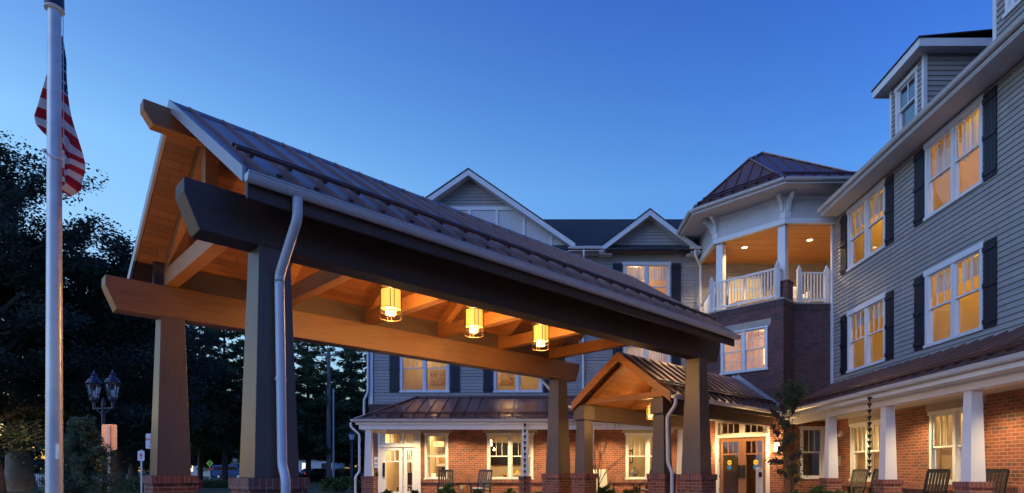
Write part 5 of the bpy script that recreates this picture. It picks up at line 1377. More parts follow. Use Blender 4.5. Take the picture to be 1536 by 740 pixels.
def flag():
    Yf = 8.16
    def s2(px): return (px - 817) / 895 * Yf
    def z2_(py): return CAMH + (706 - py) / 895 * Yf
    Lk = [(50, 86.5), (62, 86), (85, 81), (98, 74), (115, 68), (135, 63.5), (160, 57), (178, 52), (190, 56), (202, 68), (208, 75), (232, 77), (258, 80), (278, 88), (287, 92)]
    Rk = [(50, 89), (62, 91), (85, 95), (115, 98.5), (150, 103), (185, 108), (215, 112), (240, 115), (255, 113.5), (266, 111), (276, 111), (283, 103), (287, 94)]
    def itp(K, y):
        for (a, b), (c, d) in zip(K, K[1:]):
            if a <= y <= c: return b + (d - b) * (y - a) / (c - a)
        return K[-1][1]
    nr, nc = 90, 56; V = []; UV = []
    for i in range(nr + 1):
        y = 50 + 237 * i / nr; l, r = itp(Lk, y), itp(Rk, y)
        for j in range(nc + 1):
            q = j / nc; px = l + (r - l) * q
            amp = 0.028 + 0.06 * min(1, (y - 50) / 90)
            dep = amp * math.sin(q * 9.5 + y * 0.018) + 0.035 * math.sin(q * 21 + y * 0.05) * min(1, (y - 50) / 60)
            yy = y + 3.0 * math.sin(q * 7) * min(1, (y - 50) / 80) * (1 - abs(2 * q - 1))
            V.append((s2(px) - 0.0, Yf + 0.04 + dep, z2_(yy)))
            # stripe coordinate: bands fall away from the fold beside the pole
            w = y - 0.85 * (px - 86) if px >= 86 else y + 0.28 * (px - 86)
            k = min(1.0, max(0.0, (y - 195) / 30))
            w += k * (9.0 * math.sin((y - 195) / 13.0 + (px - 86) / 9.0) + 0.3 * (px - 86))
            UV.append((px / 100.0, w / 100.0))
    F = [(i * (nc + 1) + j, i * (nc + 1) + j + 1, (i + 1) * (nc + 1) + j + 1, (i + 1) * (nc + 1) + j) for i in range(nr) for j in range(nc)]
    me = bpy.data.meshes.new("flag"); me.from_pydata(V, [], F); me.polygons.foreach_set("use_smooth", [True] * len(F))
    ul = me.uv_layers.new(name="UVMap").data
    for lp in me.loops: ul[lp.index].uv = UV[lp.vertex_index]
    t = NT("flag_cloth"); s = t.sep(t.uv())
    par = t.math('MODULO', t.math('FLOOR', t.math('DIVIDE', s[1], 0.132)), 2.0)
    col = t.mix(par, (0.5, 0.02, 0.035), (0.72, 0.7, 0.7))
    canton = t.math('LESS_THAN', s[1], t.math('ADD', 1.15, t.math('MULTIPLY', t.math('GREATER_THAN', s[0], 0.86), 0.14)))
    # stars on a staggered lattice
    row = t.math('FLOOR', t.math('DIVIDE', s[1], 0.085)); fy = t.math('SUBTRACT', t.math('FRACT', t.math('DIVIDE', s[1], 0.085)), 0.5)
    uu = t.math('ADD', t.math('DIVIDE', s[0], 0.075), t.math('MULTIPLY', t.math('MODULO', row, 2.0), 0.5)); fx = t.math('SUBTRACT', t.math('FRACT', uu), 0.5)
    ang = t.math('ARCTAN2', fy, fx); rad = t.math('SQRT', t.math('ADD', t.math('MULTIPLY', fx, fx), t.math('MULTIPLY', fy, fy)))
    lim = t.math('ADD', 0.2, t.math('MULTIPLY', t.math('COSINE', t.math('MULTIPLY', ang, 5.0)), 0.1))
    star = t.math('LESS_THAN', rad, lim)
    cc = t.mix(star, (0.015, 0.03, 0.13), (0.75, 0.75, 0.78))
    t.base(t.mix(canton, col, cc)); t.p(0.8)
    tr = t.node("ShaderNodeBsdfTranslucent"); t.l.new(t.mix(canton, col, cc), tr.inputs[0])
    mx = t.node("ShaderNodeMixShader"); mx.inputs[0].default_value = 0.45
    t.l.new(t.b.outputs[0], mx.inputs[1]); t.l.new(tr.outputs[0], mx.inputs[2]); t.l.new(mx.outputs[0], t.out.inputs[0])
    me.materials.append(t.m)
    o = bpy.data.objects.new("flag", me); COL.objects.link(o)
    tag(o, "limp stars and stripes flag hanging against the aluminium flagpole", "flag")
flag()

# ------------------------------------------------------------ foliage
def leaf_cloud(name, centers, radii, n, size, mat, parent=None, flat=0.7, seed=1, aspect=0.55, droop=0.0):
    rng = np.random.default_rng(seed)
    C = np.array(centers, float); Rr = np.array(radii, float)
    w = Rr ** 2; idx = rng.choice(len(C), n, p=w / w.sum())
    d = rng.normal(size=(n, 3)); d /= np.linalg.norm(d, axis=1)[:, None]
    r = rng.random(n) ** 0.5
    P = C[idx] + d * (r * Rr[idx])[:, None] * np.array([1, 1, flat])
    a = rng.normal(size=(n, 3)); a[:, 2] = a[:, 2] * 0.5 - droop; a /= np.linalg.norm(a, axis=1)[:, None]
    b = np.cross(a, rng.normal(size=(n, 3))); b /= np.linalg.norm(b, axis=1)[:, None]
    s = size * (0.6 + 0.8 * rng.random(n))[:, None]
    V = np.stack([P - a * s, P + b * s * aspect, P + a * s, P - b * s * aspect], 1).reshape(-1, 3)
    me = bpy.data.meshes.new(name); me.vertices.add(4 * n); me.vertices.foreach_set("co", V.ravel())
    me.loops.add(4 * n); me.loops.foreach_set("vertex_index", np.arange(4 * n, dtype=np.int32))
    me.polygons.add(n); me.polygons.foreach_set("loop_start", np.arange(0, 4 * n, 4, dtype=np.int32)); me.polygons.foreach_set("loop_total", np.full(n, 4, dtype=np.int32))
    me.materials.append(mat); me.update(); me.validate()
    o = bpy.data.objects.new(name, me); COL.objects.link(o)
    if parent is not None: o.parent = parent
    return o

def broadleaf(loc, h, spread, label, cat="tree", leaves=30000, size=0.1, mat=M_LEAFD, seed=1, low=0.25, trunk_r=0.3, limbs=14, bark=M_BARK, clump=0.75, group=None, lean=0.0, flat=0.45):
    rnd = random.Random(seed); t = thing("broadleaf_tree", label, cat, loc, group=group)
    tb = MB(); lb = MB()
    tp = [(lean * k / 8 * h * 0.1 + 0.1 * math.sin(k), 0.1 * math.cos(k * 1.3), h * 0.85 * k / 8) for k in range(9)]
    tb.tube(tp, [trunk_r * (1.25 - 1.1 * (k / 8) ** 0.8) if k else trunk_r * 1.5 for k in range(9)], 12)
    cen = []; rad = []
    for i in range(limbs):
        f = low + (0.95 - low) * (i + rnd.random() * 0.6) / limbs
        az = i * 2.399 + rnd.uniform(-0.3, 0.3)
        k = f / 0.85 * 8; k0 = min(int(k), 7); q = min(k - k0, 1); base = Vector(tp[k0]).lerp(Vector(tp[k0 + 1]), q)
        prof = math.sin(math.pi * min(1, (f - low * 0.6) / (1.1 - low * 0.6)) ** 0.75)
        L = spread * (0.35 + 0.65 * prof) * rnd.uniform(0.75, 1.1)
        up = rnd.uniform(0.3, 0.95) + 0.6 * f
        pts = [base]; dirv = Vector((math.cos(az), math.sin(az), up)).normalized()
        for s in range(5):
            dirv = (dirv + Vector((rnd.uniform(-0.2, 0.2), rnd.uniform(-0.2, 0.2), -0.09))).normalized(); pts.append(pts[-1] + dirv * L / 5)
        lb.tube(pts, [trunk_r * 0.42 * (1 - s / 5.6) * (1.15 - f * 0.6) for s in range(6)], 7)
        for s in range(2, 6):
            for m in range(5):
                a2 = rnd.uniform(0, 6.28); l2 = L * 0.3 * rnd.uniform(0.5, 1.1)
                dv2 = (Vector((math.cos(a2), math.sin(a2), rnd.uniform(-0.3, 0.9))) + dirv * 0.6).normalized()
                e = pts[s] + dv2 * l2; mid = pts[s] + dv2 * l2 * 0.5 + Vector((0, 0, 0.1))
                lb.tube([pts[s], mid, e], [0.03 * trunk_r / 0.3 + 0.012, 0.022, 0.008], 5)
                for c in (mid, e):
                    cen.append(tuple(c + Vector((rnd.uniform(-0.3, 0.3), rnd.uniform(-0.3, 0.3), rnd.uniform(-0.2, 0.2))) * clump)); rad.append(clump * rnd.uniform(0.35, 0.95))
    tr_ = tb.build("trunk", bark, t); lb.build("limbs", bark, t)
    leaf_cloud("crown", cen, rad, leaves, size, mat, t, flat=flat, seed=seed)
    return t

def conifer(loc, h, spread, label, seed=1, leaves=22000, size=0.16, mat=M_LEAFP, low=0.18, whorls=16, name="pine_tree", trunk_r=0.22, group=None, gap=0.35, tip=0.3):
    rnd = random.Random(seed); t = thing(name, label, "tree", loc, group=group)
    tb = MB(); lb = MB(); tb.tube([(0.04 * math.sin(k), 0.03 * math.cos(k), h * k / 6) for k in range(7)], [trunk_r * (1 - k / 6.4) for k in range(7)], 10)
    cen = []; rad = []
    for i in range(whorls):
        f = low + (1 - low) * i / whorls; z = h * f; n = 6 if i < whorls * 0.7 else 4
        L0 = spread * (1 - f) ** 0.75 * (1.0 if i else 0.8) + spread * 0.08
        for j in range(n):
            if rnd.random() < gap * 0.5: continue
            az = 2 * math.pi * j / n + i * 0.9 + rnd.uniform(-0.25, 0.25); L = L0 * rnd.uniform(0.65, 1.1)
            d = Vector((math.cos(az), math.sin(az), 0.12 + 0.35 * f)).normalized(); p0 = Vector((0, 0, z)); pts = [p0 + d * L * s / 4 + Vector((0, 0, -0.05 * L * (s / 4) ** 2 + 0.06 * L * (s / 4) ** 3)) for s in range(5)]
            lb.tube(pts, [0.05 * (1 - s / 4.6) * max(0.4, 1 - f) * trunk_r / 0.22 for s in range(5)], 5)
            for s in range(1, 5):
                side = Vector((-d.y, d.x, 0)) * L * 0.2
                for q in (-1, 0, 1):
                    cen.append(tuple(pts[s] + side * q * rnd.uniform(0.4, 1.1) * (1.2 - s / 5) + Vector((0, 0, rnd.uniform(-0.1, 0.15))))); rad.append(max(0.1, L * 0.13 * rnd.uniform(0.6, 1.3)))
    for k in range(5): cen.append((0, 0, h * (0.9 + 0.022 * k))); rad.append(tip * (1 - k / 6) * spread * 0.25)
    tb.build("trunk", M_BARK, t); lb.build("limbs", M_BARK, t)
    leaf_cloud("crown", cen, rad, leaves, size, mat, t, flat=0.75, seed=seed, aspect=0.28)
    return t

def bush(loc, rx, rz, label, n=1600, size=0.04, mat=M_LEAFB, seed=1, group="low shrubs along the porches"):
    rnd = random.Random(seed); t = thing("shrub", label, "shrub", loc, group=group)
    cen = []; rad = []; st = MB()
    for k in range(26):
        a = rnd.uniform(0, 6.28); e = rnd.random() ** 0.5 * 0.75; z = rz * (0.35 + 0.62 * rnd.random() * (1 - e * 0.6))
        c = (rx * e * math.cos(a), rx * e * math.sin(a), z); cen.append(c); rad.append(rx * 0.34 * rnd.uniform(0.7, 1.2))
        st.tube([(0, 0, 0), (c[0] * 0.5, c[1] * 0.5, z * 0.5), c], [0.012, 0.008, 0.003], 4)
    st.build("stem", M_BARK, t); leaf_cloud("foliage", cen, rad, n, size, mat, t, flat=0.9, seed=seed)
    return t

# big dark trees at the left
broadleaf((-29.0, 31, 0), 17.6, 5.2, "towering dark-leaved tree at the left edge behind the flagpole", leaves=72000, size=0.095, seed=4, trunk_r=0.5, limbs=34, low=0.12, clump=0.95, flat=1.0)
broadleaf((-25.9, 36, 0), 13.8, 4.8, "dark-leaved tree between the flagpole and the large canopy", leaves=62000, size=0.10, seed=12, trunk_r=0.36, limbs=34, low=0.1, clump=0.95, flat=1.0)
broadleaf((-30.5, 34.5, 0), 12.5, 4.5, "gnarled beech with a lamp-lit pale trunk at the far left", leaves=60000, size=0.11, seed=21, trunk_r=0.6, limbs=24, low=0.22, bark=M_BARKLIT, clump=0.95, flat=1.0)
broadleaf((-36, 50, 0), 14.0, 7.0, "dark tree far left beyond the picket fence", leaves=40000, size=0.18, seed=5, limbs=26, low=0.12, clump=1.2, flat=1.0)
broadleaf((-32.5, 47, 0), 12.0, 4.8, "dark tree behind the twin-lantern street lamp", leaves=40000, size=0.18, seed=8, limbs=26, low=0.12, clump=1.2, flat=1.0)
# trees seen under the canopy
conifer((XI(337, 56), 56, 0), 18.4, 5.6, "tall airy pine seen between the canopy's two left columns", seed=4, leaves=21000, size=0.24, trunk_r=0.3)
conifer((XI(300, 60), 60, 0), 18.5, 5.0, "slimmer pine just right of the far left canopy column", seed=9, leaves=18000, size=0.24, trunk_r=0.26)
conifer((XI(395, 63), 63, 0), 18.5, 5.8, "pine hidden mostly behind the nearest canopy column", seed=10, leaves=18000, size=0.26, trunk_r=0.3)
conifer((XI(462, 60), 60, 0), 17.4, 6.0, "dense pine left of the utility pole under the canopy beam", seed=14, leaves=22000, size=0.24, trunk_r=0.3, gap=0.15, low=0.14)
conifer((XI(528, 64), 64, 0), 18.0, 6.2, "dense pine right of the utility pole beside the back wing", seed=17, leaves=23000, size=0.25, trunk_r=0.3, gap=0.15, low=0.12)
conifer((XI(590, 66), 66, 0), 16.6, 5.6, "pine tucked behind the back wing's left corner", seed=19, leaves=20000, size=0.25, trunk_r=0.3, gap=0.15, low=0.12)
for i, (px, Y, h, s) in enumerate(((262, 105, 11, 8), (318, 112, 10, 8), (375, 108, 11.5, 8), (440, 104, 11, 8), (500, 110, 12, 9), (560, 108, 11, 8))):
    broadleaf((XI(px, Y), Y, 0), h, s, ("round tree beyond the road, leftmost of the far row under the canopy", "round tree beyond the road behind the yellow-green sign", "round tree beyond the road behind the nearest canopy column", "round tree beyond the road above the lit far house", "round tree beyond the road behind the utility pole", "round tree beyond the road nearest the back wing")[i], leaves=12000, size=0.4, seed=30 + i, limbs=16, low=0.1, clump=1.7, mat=M_LEAFG if i % 2 else M_LEAFD, group="far trees across the road", flat=0.7)
# young spruce, young street tree, bare shrub tree
conifer((XI(124, 12.3), 12.3, 0), 2.2, 0.85, "young blue-green spruce beside the flagpole", seed=2, leaves=30000, size=0.035, mat=M_LEAFS, low=0.04, whorls=17, name="spruce_tree", trunk_r=0.05, gap=0.05, tip=0.2)
broadleaf((XI(1181, 15.6), 15.6, 0), 3.75, 0.5, "slender young leafy tree beside the oak entrance doors", leaves=2500, size=0.028, mat=M_LEAFB, seed=6, trunk_r=0.028, limbs=22, low=0.2, clump=0.24, flat=1.0)
def bare_tree(loc, h, label, seed):
    rnd = random.Random(seed); t = thing("bare_tree", label, "tree", loc); tb = MB(); lb = MB()
    tb.tube([(0, 0, 0), (0.02, 0, h * 0.3), (0, 0.02, h * 0.45)], [0.035, 0.03, 0.022], 8)
    def br(p, d, L, r, n):
        e = p + d * L; m = p + d * L * 0.5 + Vector((rnd.uniform(-1, 1), rnd.uniform(-1, 1), 0)) * L * 0.05
        lb.tube([p, m, e], [r, r * 0.8, r * 0.55], 5)
        if n:
            for _ in range(3 if n > 1 else 4): br(e if rnd.random() < 0.6 else m, (d + Vector((rnd.uniform(-0.7, 0.7), rnd.uniform(-0.7, 0.7), rnd.uniform(-0.1, 0.4)))).normalized(), L * 0.68, r * 0.55, n - 1)
    for k in range(6):
        a = k * 1.05; br(Vector((0.01, 0.01, h * (0.25 + 0.035 * k))), Vector((math.cos(a) * 0.45, math.sin(a) * 0.45, 1)).normalized(), h * 0.27, 0.014, 3)
    tb.build("trunk", M_BARK, t); lb.build("branches", M_BARK, t)
bare_tree((XI(897, 18.6), 18.6, 0), 2.75, "bare-branched small tree behind the small canopy's far column", 5)
# shrubs
for i, (px, Y, rx, rz, lab) in enumerate(((578, 19.6, 0.24, 0.5, "round shrub in front of the porch door's handle side"), (621, 19.6, 0.22, 0.48, "grey-green shrub in front of the porch door's narrow leaf"), (672, 19.4, 0.33, 0.68, "dark round shrub in front of the left slatted chair"), (716, 19.8, 0.2, 0.5, "thin shrub in front of the chair right of the brass table"), (764, 19.4, 0.28, 0.52, "bright shrub just left of the back porch's middle pier"), (807, 19.5, 0.2, 0.42, "low shrub behind the large canopy's far pier"),
        (909, 17.8, 0.27, 0.73, "dark round shrub right of the small canopy's far pier"), (949, 17.8, 0.3, 0.66, "dark round shrub between the small canopy's two piers"),
        (1196, 15.2, 0.3, 0.66, "shrub at the foot of the slender young tree"), (1226, 15.0, 0.34, 0.76, "bright shrub in front of the right porch's farthest pier"), (1254, 14.4, 0.3, 0.7, "wide shrub right of the right porch's farthest pier"), (1288, 13.6, 0.24, 0.6, "low shrub left of the right porch's rain chain"), (1172, 15.6, 0.24, 0.6, "small shrub right of the oak entrance doors"), (1270, 13.9, 0.22, 0.66, "small shrub among those before the far rocking chairs"))):
    bush((XI(px, Y), Y, 0), rx * 1.1, rz + 0.12, lab, seed=i + 1, mat=M_LEAFB if i % 2 == 0 else M_LEAFG, n=1500)
for i, (px, Y, rx, rz, lab) in enumerate(((505, 33, 1.0, 0.85, "loose shrub left of the back wing in front of the utility pole"), (540, 30, 0.6, 0.8, "loose shrub beside the back porch's end column"), (215, 30, 1.5, 0.7, "wide shrub in the lawn left of the far canopy column"), (320, 42, 1.6, 0.25, "low flower bed shrub near the hydrant"))):
    bush((XI(px, Y), Y, 0), rx, rz, lab, seed=i + 60, mat=M_LEAFG, n=2200, size=0.07, group="loose shrubs on the lawn")
# clipped hedge beyond the parking lot
t = thing("hedge", "long dark clipped hedge beyond the parking lot", "hedge", (XI(500, 60) + 2, 60, 0))
rnd = random.Random(2); cen = []; rad = []; st = MB()
for k in range(160):
    cen.append((rnd.uniform(-8.5, 8.5), rnd.uniform(-0.4, 0.4), rnd.uniform(0.2, 1.0))); rad.append(0.4)
    if k % 6 == 0: st.tube([(cen[-1][0], 0, 0), (cen[-1][0], 0, 0.8)], 0.03, 5)
st.build("stem", M_BARK, t); leaf_cloud("foliage", cen, rad, 14000, 0.1, M_LEAFH, t, flat=0.9, seed=5)
# far wood closing the horizon
rnd = random.Random(77); cen = []; rad = []
for k in range(420):
    x = rnd.uniform(-230, 230); cen.append((x, 175 + rnd.uniform(-10, 20), rnd.uniform(0, 11))); rad.append(rnd.uniform(2, 4))
tag(leaf_cloud("far_wood", cen, rad, 42000, 1.0, M_LEAFD, None, flat=0.9, seed=9), kind="stuff")

# ------------------------------------------------------------ street furniture at the left
def street_lamp_twin(loc):
    t = thing("street_lamp", "dark twin-lantern street lamp in front of the trees at left", "street lamp", loc, rz=R(-12))
    mb = MB(); mb.lathe((0, 0, 0), [(0.14, 0), (0.12, 0.3), (0.07, 0.4), (0.055, 1.2), (0.045, 3.1), (0.06, 3.15), (0.02, 3.3), (0.0, 3.36)], 16); mb.build("post", M_NAVY, t)
    mb = MB(); mb.tube([(-0.33, 0, 3.02), (0.33, 0, 3.02)], 0.028, 8)
    for s in (-1, 1):
        mb.tube([(s * 0.33, 0, 3.0), (s * 0.33, 0, 3.2)], 0.035, 8); mb.tube([(0, 0, 2.8), (s * 0.12, 0, 2.9), (s * 0.25, 0, 3.0)], 0.015, 6)
    mb.build("crossarm", M_NAVY, t)
    for s in (-1, 1):
        c = (s * 0.33, 0, 3.2); mb = MB(); mb.lathe(c, [(0.05, 0), (0.1, 0.05), (0.11, 0.12), (0.1, 0.14)], 12)
        mb.lathe(c, [(0.215, 0.56), (0.15, 0.68), (0.09, 0.73), (0.07, 0.78), (0.1, 0.81), (0.03, 0.86), (0.02, 0.93), (0, 0.96)], 12, smooth=False)
        for k in range(6):
            a = 2 * math.pi * k / 6; mb.tube([(c[0] + 0.11 * math.cos(a), 0.11 * math.sin(a), c[2] + 0.13), (c[0] + 0.185 * math.cos(a), 0.185 * math.sin(a), c[2] + 0.57)], 0.012, 5)
        h = mb.build("lantern_head", M_NAVY, t)
        mb = MB(); mb.lathe(c, [(0.1, 0.14), (0.175, 0.56)], 6, smooth=False); mb.build("lantern_glass", glass("lantern_clear_glass", (0.8, 0.85, 0.9), 0.12), h)
        mb = MB(); mb.lathe(c, [(0.03, 0.16), (0.06, 0.3), (0.0, 0.36)], 10); mb.build("lamp_bulb", M_SIGNW, h)
street_lamp_twin((XI(155, 17.5), 17.5, 0))
def street_lamp_single(loc, h, label):
    t = thing("street_lamp", label, "street lamp", loc)
    mb = MB(); mb.lathe((0, 0, 0), [(0.3, 0), (0.25, 0.15), (0.1, 0.45), (0.075, h - 0.75)], 14); mb.build("post", M_NAVY, t)
    mb = MB(); mb.lathe((0, 0, h - 0.75), [(0.08, 0), (0.13, 0.05), (0.14, 0.08)], 10); mb.lathe((0, 0, h - 0.75), [(0.3, 0.5), (0.16, 0.64), (0.05, 0.7), (0, 0.78)], 10); hd = mb.build("lantern_head", M_NAVY, t)
    mb = MB(); mb.lathe((0, 0, h - 0.75), [(0.14, 0.08), (0.25, 0.5)], 10); mb.build("lantern_glass", M_SIGNW, hd)
street_lamp_single((XI(527.5, 48), 48, 0), 4.35, "single-lantern street lamp on the lawn beside the utility pole")
t = thing("utility_pole", "weathered wooden utility pole with a crossarm seen under the canopy", "utility pole", (XI(493, 58), 58, 0))
mb = MB(); mb.tube([(0, 0, 0), (0, 0, 13.0)], [0.24, 0.16], 12); mb.build("pole", M_POLEW, t)
mb = MB(); mb.box(-1.1, 1.1, -0.22, -0.1, 12.3, 12.45); mb.bar((-0.7, -0.16, 12.3), (0, -0.16, 11.7), 0.05, 0.05); mb.bar((0.7, -0.16, 12.3), (0, -0.16, 11.7), 0.05, 0.05); mb.build("crossarm", M_POLEW, t)
mb = MB(); 
for x in (-1, -0.5, 0.5, 1): mb.lathe((x, -0.16, 12.45), [(0.05, 0), (0.07, 0.08), (0.03, 0.16), (0, 0.17)], 8)
mb.build("insulator", M_DARKM, t)
t = thing("conduit_pole", "thin pale steel pole right beside the utility pole", "pole", (XI(500, 57), 57, 0))
mb = MB(); mb.tube([(0, 0, 0), (0, 0, 8.9)], [0.11, 0.08], 10); mb.build("shaft", M_GALV, t)
mb = MB(); mb.lathe((0, 0, 8.9), [(0.08, 0), (0.1, 0.05), (0, 0.12)], 10); mb.build("cap", M_GALV, t)
# wires from the utility pole
mb = MB(); p0 = Vector((XI(493, 58) + 1, 57.84, 12.6))
for q, tgt in enumerate((Vector((-75, 62, 12.5)), Vector((-75, 62, 12.1)), Vector((6, 90, 12)))):
    pts = [p0.lerp(tgt, k / 12) + Vector((0, 0, -1.5 * math.sin(math.pi * k / 12) - 0.35 * q)) for k in range(13)]; mb.tube(pts, 0.012, 4)
tag(mb.build("overhead_wire", M_DARKM), "overhead wires strung from the wooden utility pole", "wire")

def text(body, size, loc, rot, mat, parent, name="lettering"):
    c = bpy.data.curves.new(name, 'FONT'); c.body = body; c.size = size; c.align_x = 'CENTER'; c.align_y = 'CENTER'; c.extrude = 0.003; c.space_line = 0.95
    o = bpy.data.objects.new(name, c); COL.objects.link(o); c.materials.append(mat); o.location = loc; o.rotation_euler = rot
    dg_ = bpy.context.evaluated_depsgraph_get(); me = bpy.data.meshes.new_from_object(o.evaluated_get(dg_)); bpy.data.objects.remove(o)
    m = bpy.data.objects.new(name, me); COL.objects.link(m); m.location = loc; m.rotation_euler = rot; m.parent = parent
    return m
def sign(loc, z, w, h, label, plate, post_h, rz=0.0, name="street_sign", post=M_GALV, rounded=True):
    t = thing(name, label, "sign", loc, rz=rz)
    mb = MB(); mb.box(-0.025, 0.025, -0.02, 0.02, 0, post_h); mb.build("post", post, t)
    r = 0.04; pts = []
    for cx, cz, a0 in ((w / 2 - r, h / 2 - r, 0), (-w / 2 + r, h / 2 - r, 90), (-w / 2 + r, -h / 2 + r, 180), (w / 2 - r, -h / 2 + r, 270)):
        for k in range(5): a = R(a0 + 22.5 * k); pts.append((cx + r * math.cos(a), -0.03, z + cz + r * math.sin(a)))
    mb = MB(); mb.prism(pts, (0, 0.006, 0)); mb.build("plate", plate, t)
    return t
# back of a sign lit warmly by a street lamp: post on the camera side
Ys = 14.0
t = thing("street_sign", "back of a road sign lit orange, on a pale post beside the spruce", "sign", (XI(164, Ys), Ys, 0), rz=R(8))
mb = MB(); mb.box(-0.03, 0.03, -0.04, -0.005, 0, ZI(638, Ys)); mb.build("post", M_GALV, t)
mb = MB(); r = 0.04; pts = []
for cx, cz, a0 in ((0.165 - r, 0.3 - r, 0), (-0.165 + r, 0.3 - r, 90), (-0.165 + r, -0.3 + r, 180), (0.165 - r, -0.3 + r, 270)):
    for k in range(5): a = R(a0 + 22.5 * k); pts.append((cx + r * math.cos(a), 0.0, ZI(656, Ys) + cz + r * math.sin(a)))
mb.prism(pts, (0, 0.006, 0)); mb.build("plate", M_SIGNO, t)
spot_light("street_glow", (XI(164, Ys) + 0.3, Ys - 1.6, 4.2), 700, (1.0, 0.42, 0.1), 40, 0.8, 0.1, aim=(-0.1, 0.55, -0.75))
Ys = 16.5
t = sign((XI(231, Ys), Ys, 0), ZI(662, Ys), 0.42, 0.42, "white no parking fire lane sign half hidden by the far canopy column", M_SIGNW, ZI(650, Ys), name="parking_sign")
text("NO\nPARKING\nFIRE\nLANE", 0.1, (0, -0.033, ZI(662, Ys)), (R(90), 0, 0), M_SIGNR, t)
Ys = 19
t = sign((XI(212.5, Ys), Ys, 0), ZI(684, Ys), 0.22, 0.32, "small white arrow sign on a thin post left of the far canopy column", M_SIGNW, ZI(675, Ys), name="arrow_sign")
mb = MB(); mb.prism([(-0.05, -0.034, ZI(684, Ys)), (0, -0.034, ZI(684, Ys) + 0.09), (0.05, -0.034, ZI(684, Ys))], (0, 0.003, 0)); mb.box(-0.015, 0.015, -0.034, -0.031, ZI(684, Ys) - 0.09, ZI(684, Ys)); mb.build("arrow_mark", M_SIGNR, t)
Ys = 70
t = thing("crossing_sign", "fluorescent yellow-green road sign far off between the left canopy columns", "sign", (XI(315, Ys), Ys, 0))
mb = MB(); mb.box(-0.05, 0.05, -0.05, 0.05, 0, 2.3); mb.build("post", M_GALV, t)
mb = MB(); mb.prism([(0, -0.06, ZI(690, Ys)), (-0.42, -0.06, ZI(695, Ys)), (0, -0.06, ZI(701, Ys)), (0.42, -0.06, ZI(695, Ys))], (0, 0.02, 0)); mb.build("plate", M_YG, t)
mb = MB(); mb.box(-0.06, 0.06, -0.075, -0.07, ZI(695, Ys) - 0.2, ZI(695, Ys) + 0.12); mb.lathe((0, -0.07, ZI(695, Ys) + 0.2), [(0, -0.06), (0.06, 0), (0, 0.06)], 8); mb.build("symbol", M_DARKM, t)
mb = MB(); mb.prism([(-0.35, -0.06, ZI(702.5, Ys)), (0.35, -0.06, ZI(702.5, Ys)), (0, -0.06, ZI(707, Ys))], (0, 0.02, 0)); mb.build("give_way_plate", M_SIGNR, t)
# hydrant
Yh = 38
t = thing("fire_hydrant", "red fire hydrant on the lawn beside the far left canopy pier", "hydrant", (XI(299, Yh), Yh, 0))
mb = MB(); mb.lathe((0, 0, 0), [(0.16, 0), (0.16, 0.04), (0.11, 0.06), (0.11, 0.42), (0.14, 0.43), (0.14, 0.47), (0.1, 0.56), (0.03, 0.61), (0.03, 0.66), (0, 0.67)], 16); mb.build("barrel", M_BLUEH, t)
for s in (-1, 1): mb = MB(); mb.tube([(0.08 * s, 0, 0.32), (0.19 * s, 0, 0.32)], 0.055, 10); mb.build("nozzle", M_BLUEH, t)
# picket fence
t = thing("picket_fence", "white picket fence at far left behind the flagpole", "fence", (XI(50, 44), 44, 0))
for z in (0.3, 0.75): mb = MB(); mb.box(-4.5, 1.4, 0.02, 0.06, z, z + 0.08); mb.build("rail", M_WHITE, t)
k = -4.45; first = None
while k < 1.4:
    if first is None:
        mb = MB(); mb.prism([(0, 0, 0.05), (0.08, 0, 0.05), (0.08, 0, 0.92), (0.04, 0, 1.0), (0, 0, 0.92)], (0, 0.018, 0)); first = mb.build("picket", M_WHITE, t); c = first
    else: c = first.copy(); COL.objects.link(c)
    c.location = (k, 0, 0); k += 0.155
# parked cars beyond the hedge and on the road
def car(loc, rz, mat, label, van=False):
    t = thing("parked_car", label, "car", loc, rz=rz)
    prof = [(-2.2, 0.35), (-2.25, 0.7), (-2.1, 0.95), (-1.7, 1.0), (-1.2, 1.42), (0.4, 1.45), (1.15, 1.02), (2.0, 0.9), (2.2, 0.7), (2.2, 0.35)] if not van else [(-2.4, 0.35), (-2.45, 1.2), (-2.3, 1.95), (1.2, 2.0), (1.85, 1.2), (2.45, 1.0), (2.5, 0.4)]
    mb = MB(); mb.prism([(x, -0.85, z) for x, z in prof], (0, 1.7, 0)); b = mb.build("body", mat, t, bevel=0.08)
    mb = MB()
    if van: mb.box(-2.1, 1.2, -0.865, 0.865, 1.25, 1.75)
    else: mb.prism([(-1.45, -0.865, 1.02), (-1.1, -0.865, 1.36), (0.35, -0.865, 1.38), (0.9, -0.865, 1.02)], (0, 1.73, 0))
    mb.build("window", M_DGLASS, t)
    for x in (-1.4, 1.4):
        for s in (-1, 1):
            mb = MB(); mb.tube([(x, s * 0.72, 0.34), (x, s * 0.9, 0.34)], 0.34, 18); w = mb.build("wheel", M_RUB, t)
            mb = MB(); mb.tube([(x, s * 0.9, 0.34), (x, s * 0.915, 0.34)], 0.2, 14); mb.build("rim", M_ALU, w)
    for s in (-1, 1):
        mb = MB(); mb.box(-2.28, -2.2, s * 0.65 - 0.14, s * 0.65 + 0.14, 0.72, 0.9); mb.build("tail_lamp", M_TAIL, t)
        mb = MB(); mb.box(2.17, 2.24, s * 0.62 - 0.15, s * 0.62 + 0.15, 0.65, 0.8); mb.build("headlight", M_SIGNW, t)
car((XI(515, 66), 66, 0), R(55), M_CARG, "grey car with red tail lamps parked beyond the hedge")
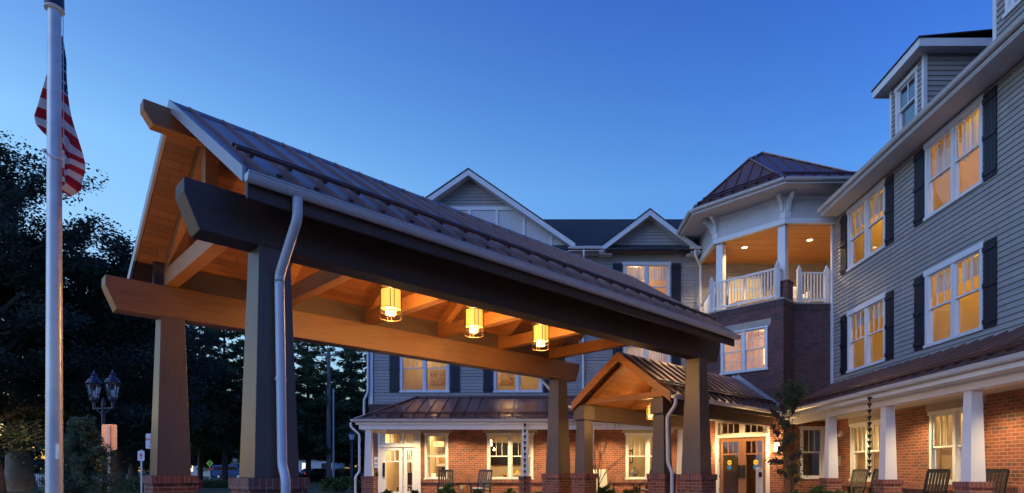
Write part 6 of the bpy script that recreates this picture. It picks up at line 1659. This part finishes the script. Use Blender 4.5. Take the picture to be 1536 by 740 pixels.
car((XI(476, 66), 66, 0), R(65), M_CARB, "dark blue car parked beyond the hedge below the lit house")
car((XI(350, 87), 86.5, 0), R(0), M_CARB, "blue van on the road between the left canopy columns", van=True)
# far houses
def house(loc, w, d, h, rz, label, lit=True, mat=M_PANEL):
    t = thing("far_house", label, "house", loc, rz=rz)
    mb = MB(); mb.box(-w / 2, w / 2, -d / 2, d / 2, 0, h); mb.prism([(-w / 2, -d / 2, h), (-w / 2, d / 2, h), (-w / 2, 0, h + d * 0.4)], (w, 0, 0)); mb.build("wall", mat, t)
    mb = MB()
    for s in (-1, 1): mb.prism([(-w / 2 - 0.4, s * (d / 2 + 0.4), h - 0.25), (w / 2 + 0.4, s * (d / 2 + 0.4), h - 0.25), (w / 2 + 0.4, 0, h + d * 0.4 + 0.05), (-w / 2 - 0.4, 0, h + d * 0.4 + 0.05)], (0, 0, 0.18))
    mb.build("roof", M_SHIN, t)
    n = int(w / 3)
    for k in range(n):
        for z in ([1.0, 3.9] if h > 5 else [1.0]):
            x = -w / 2 + (k + 0.5) * w / n
            mb = MB(); mb.box(x - 0.6, x + 0.6, -d / 2 - 0.04, -d / 2 + 0.01, z - 0.1, z + 1.5); f = mb.build("window", M_WHITE, t)
            mb = MB(); mb.box(x - 0.5, x + 0.5, -d / 2 - 0.06, -d / 2 - 0.045, z, z + 1.4); mb.build("pane", M_FARLIT if (lit and (k + int(z)) % 2 == 0) else M_DGLASS, f)
    mb = MB(); mb.box(w * 0.25, w * 0.25 + 0.8, -0.4, 0.4, h + d * 0.2, h + d * 0.4 + 1); mb.build("chimney", M_BRICK2, t)
house((XI(468, 100), 100, 0), 9, 7, 3.2, R(5), "low pale house with bright lit windows beyond the road, left of the utility pole")
house((XI(330, 125), 125, 0), 16, 9, 5.6, R(-6), "pale two-storey house far beyond the road between the left canopy columns")
# warm street glow on the beech trunk at the far left (no lamp modelled here)
spot_light("street_glow", (-24.6, 27.5, 3.2), 500, (1.0, 0.6, 0.2), 70, 0.9, 0.2, aim=(-0.6, 0.9, -0.22))
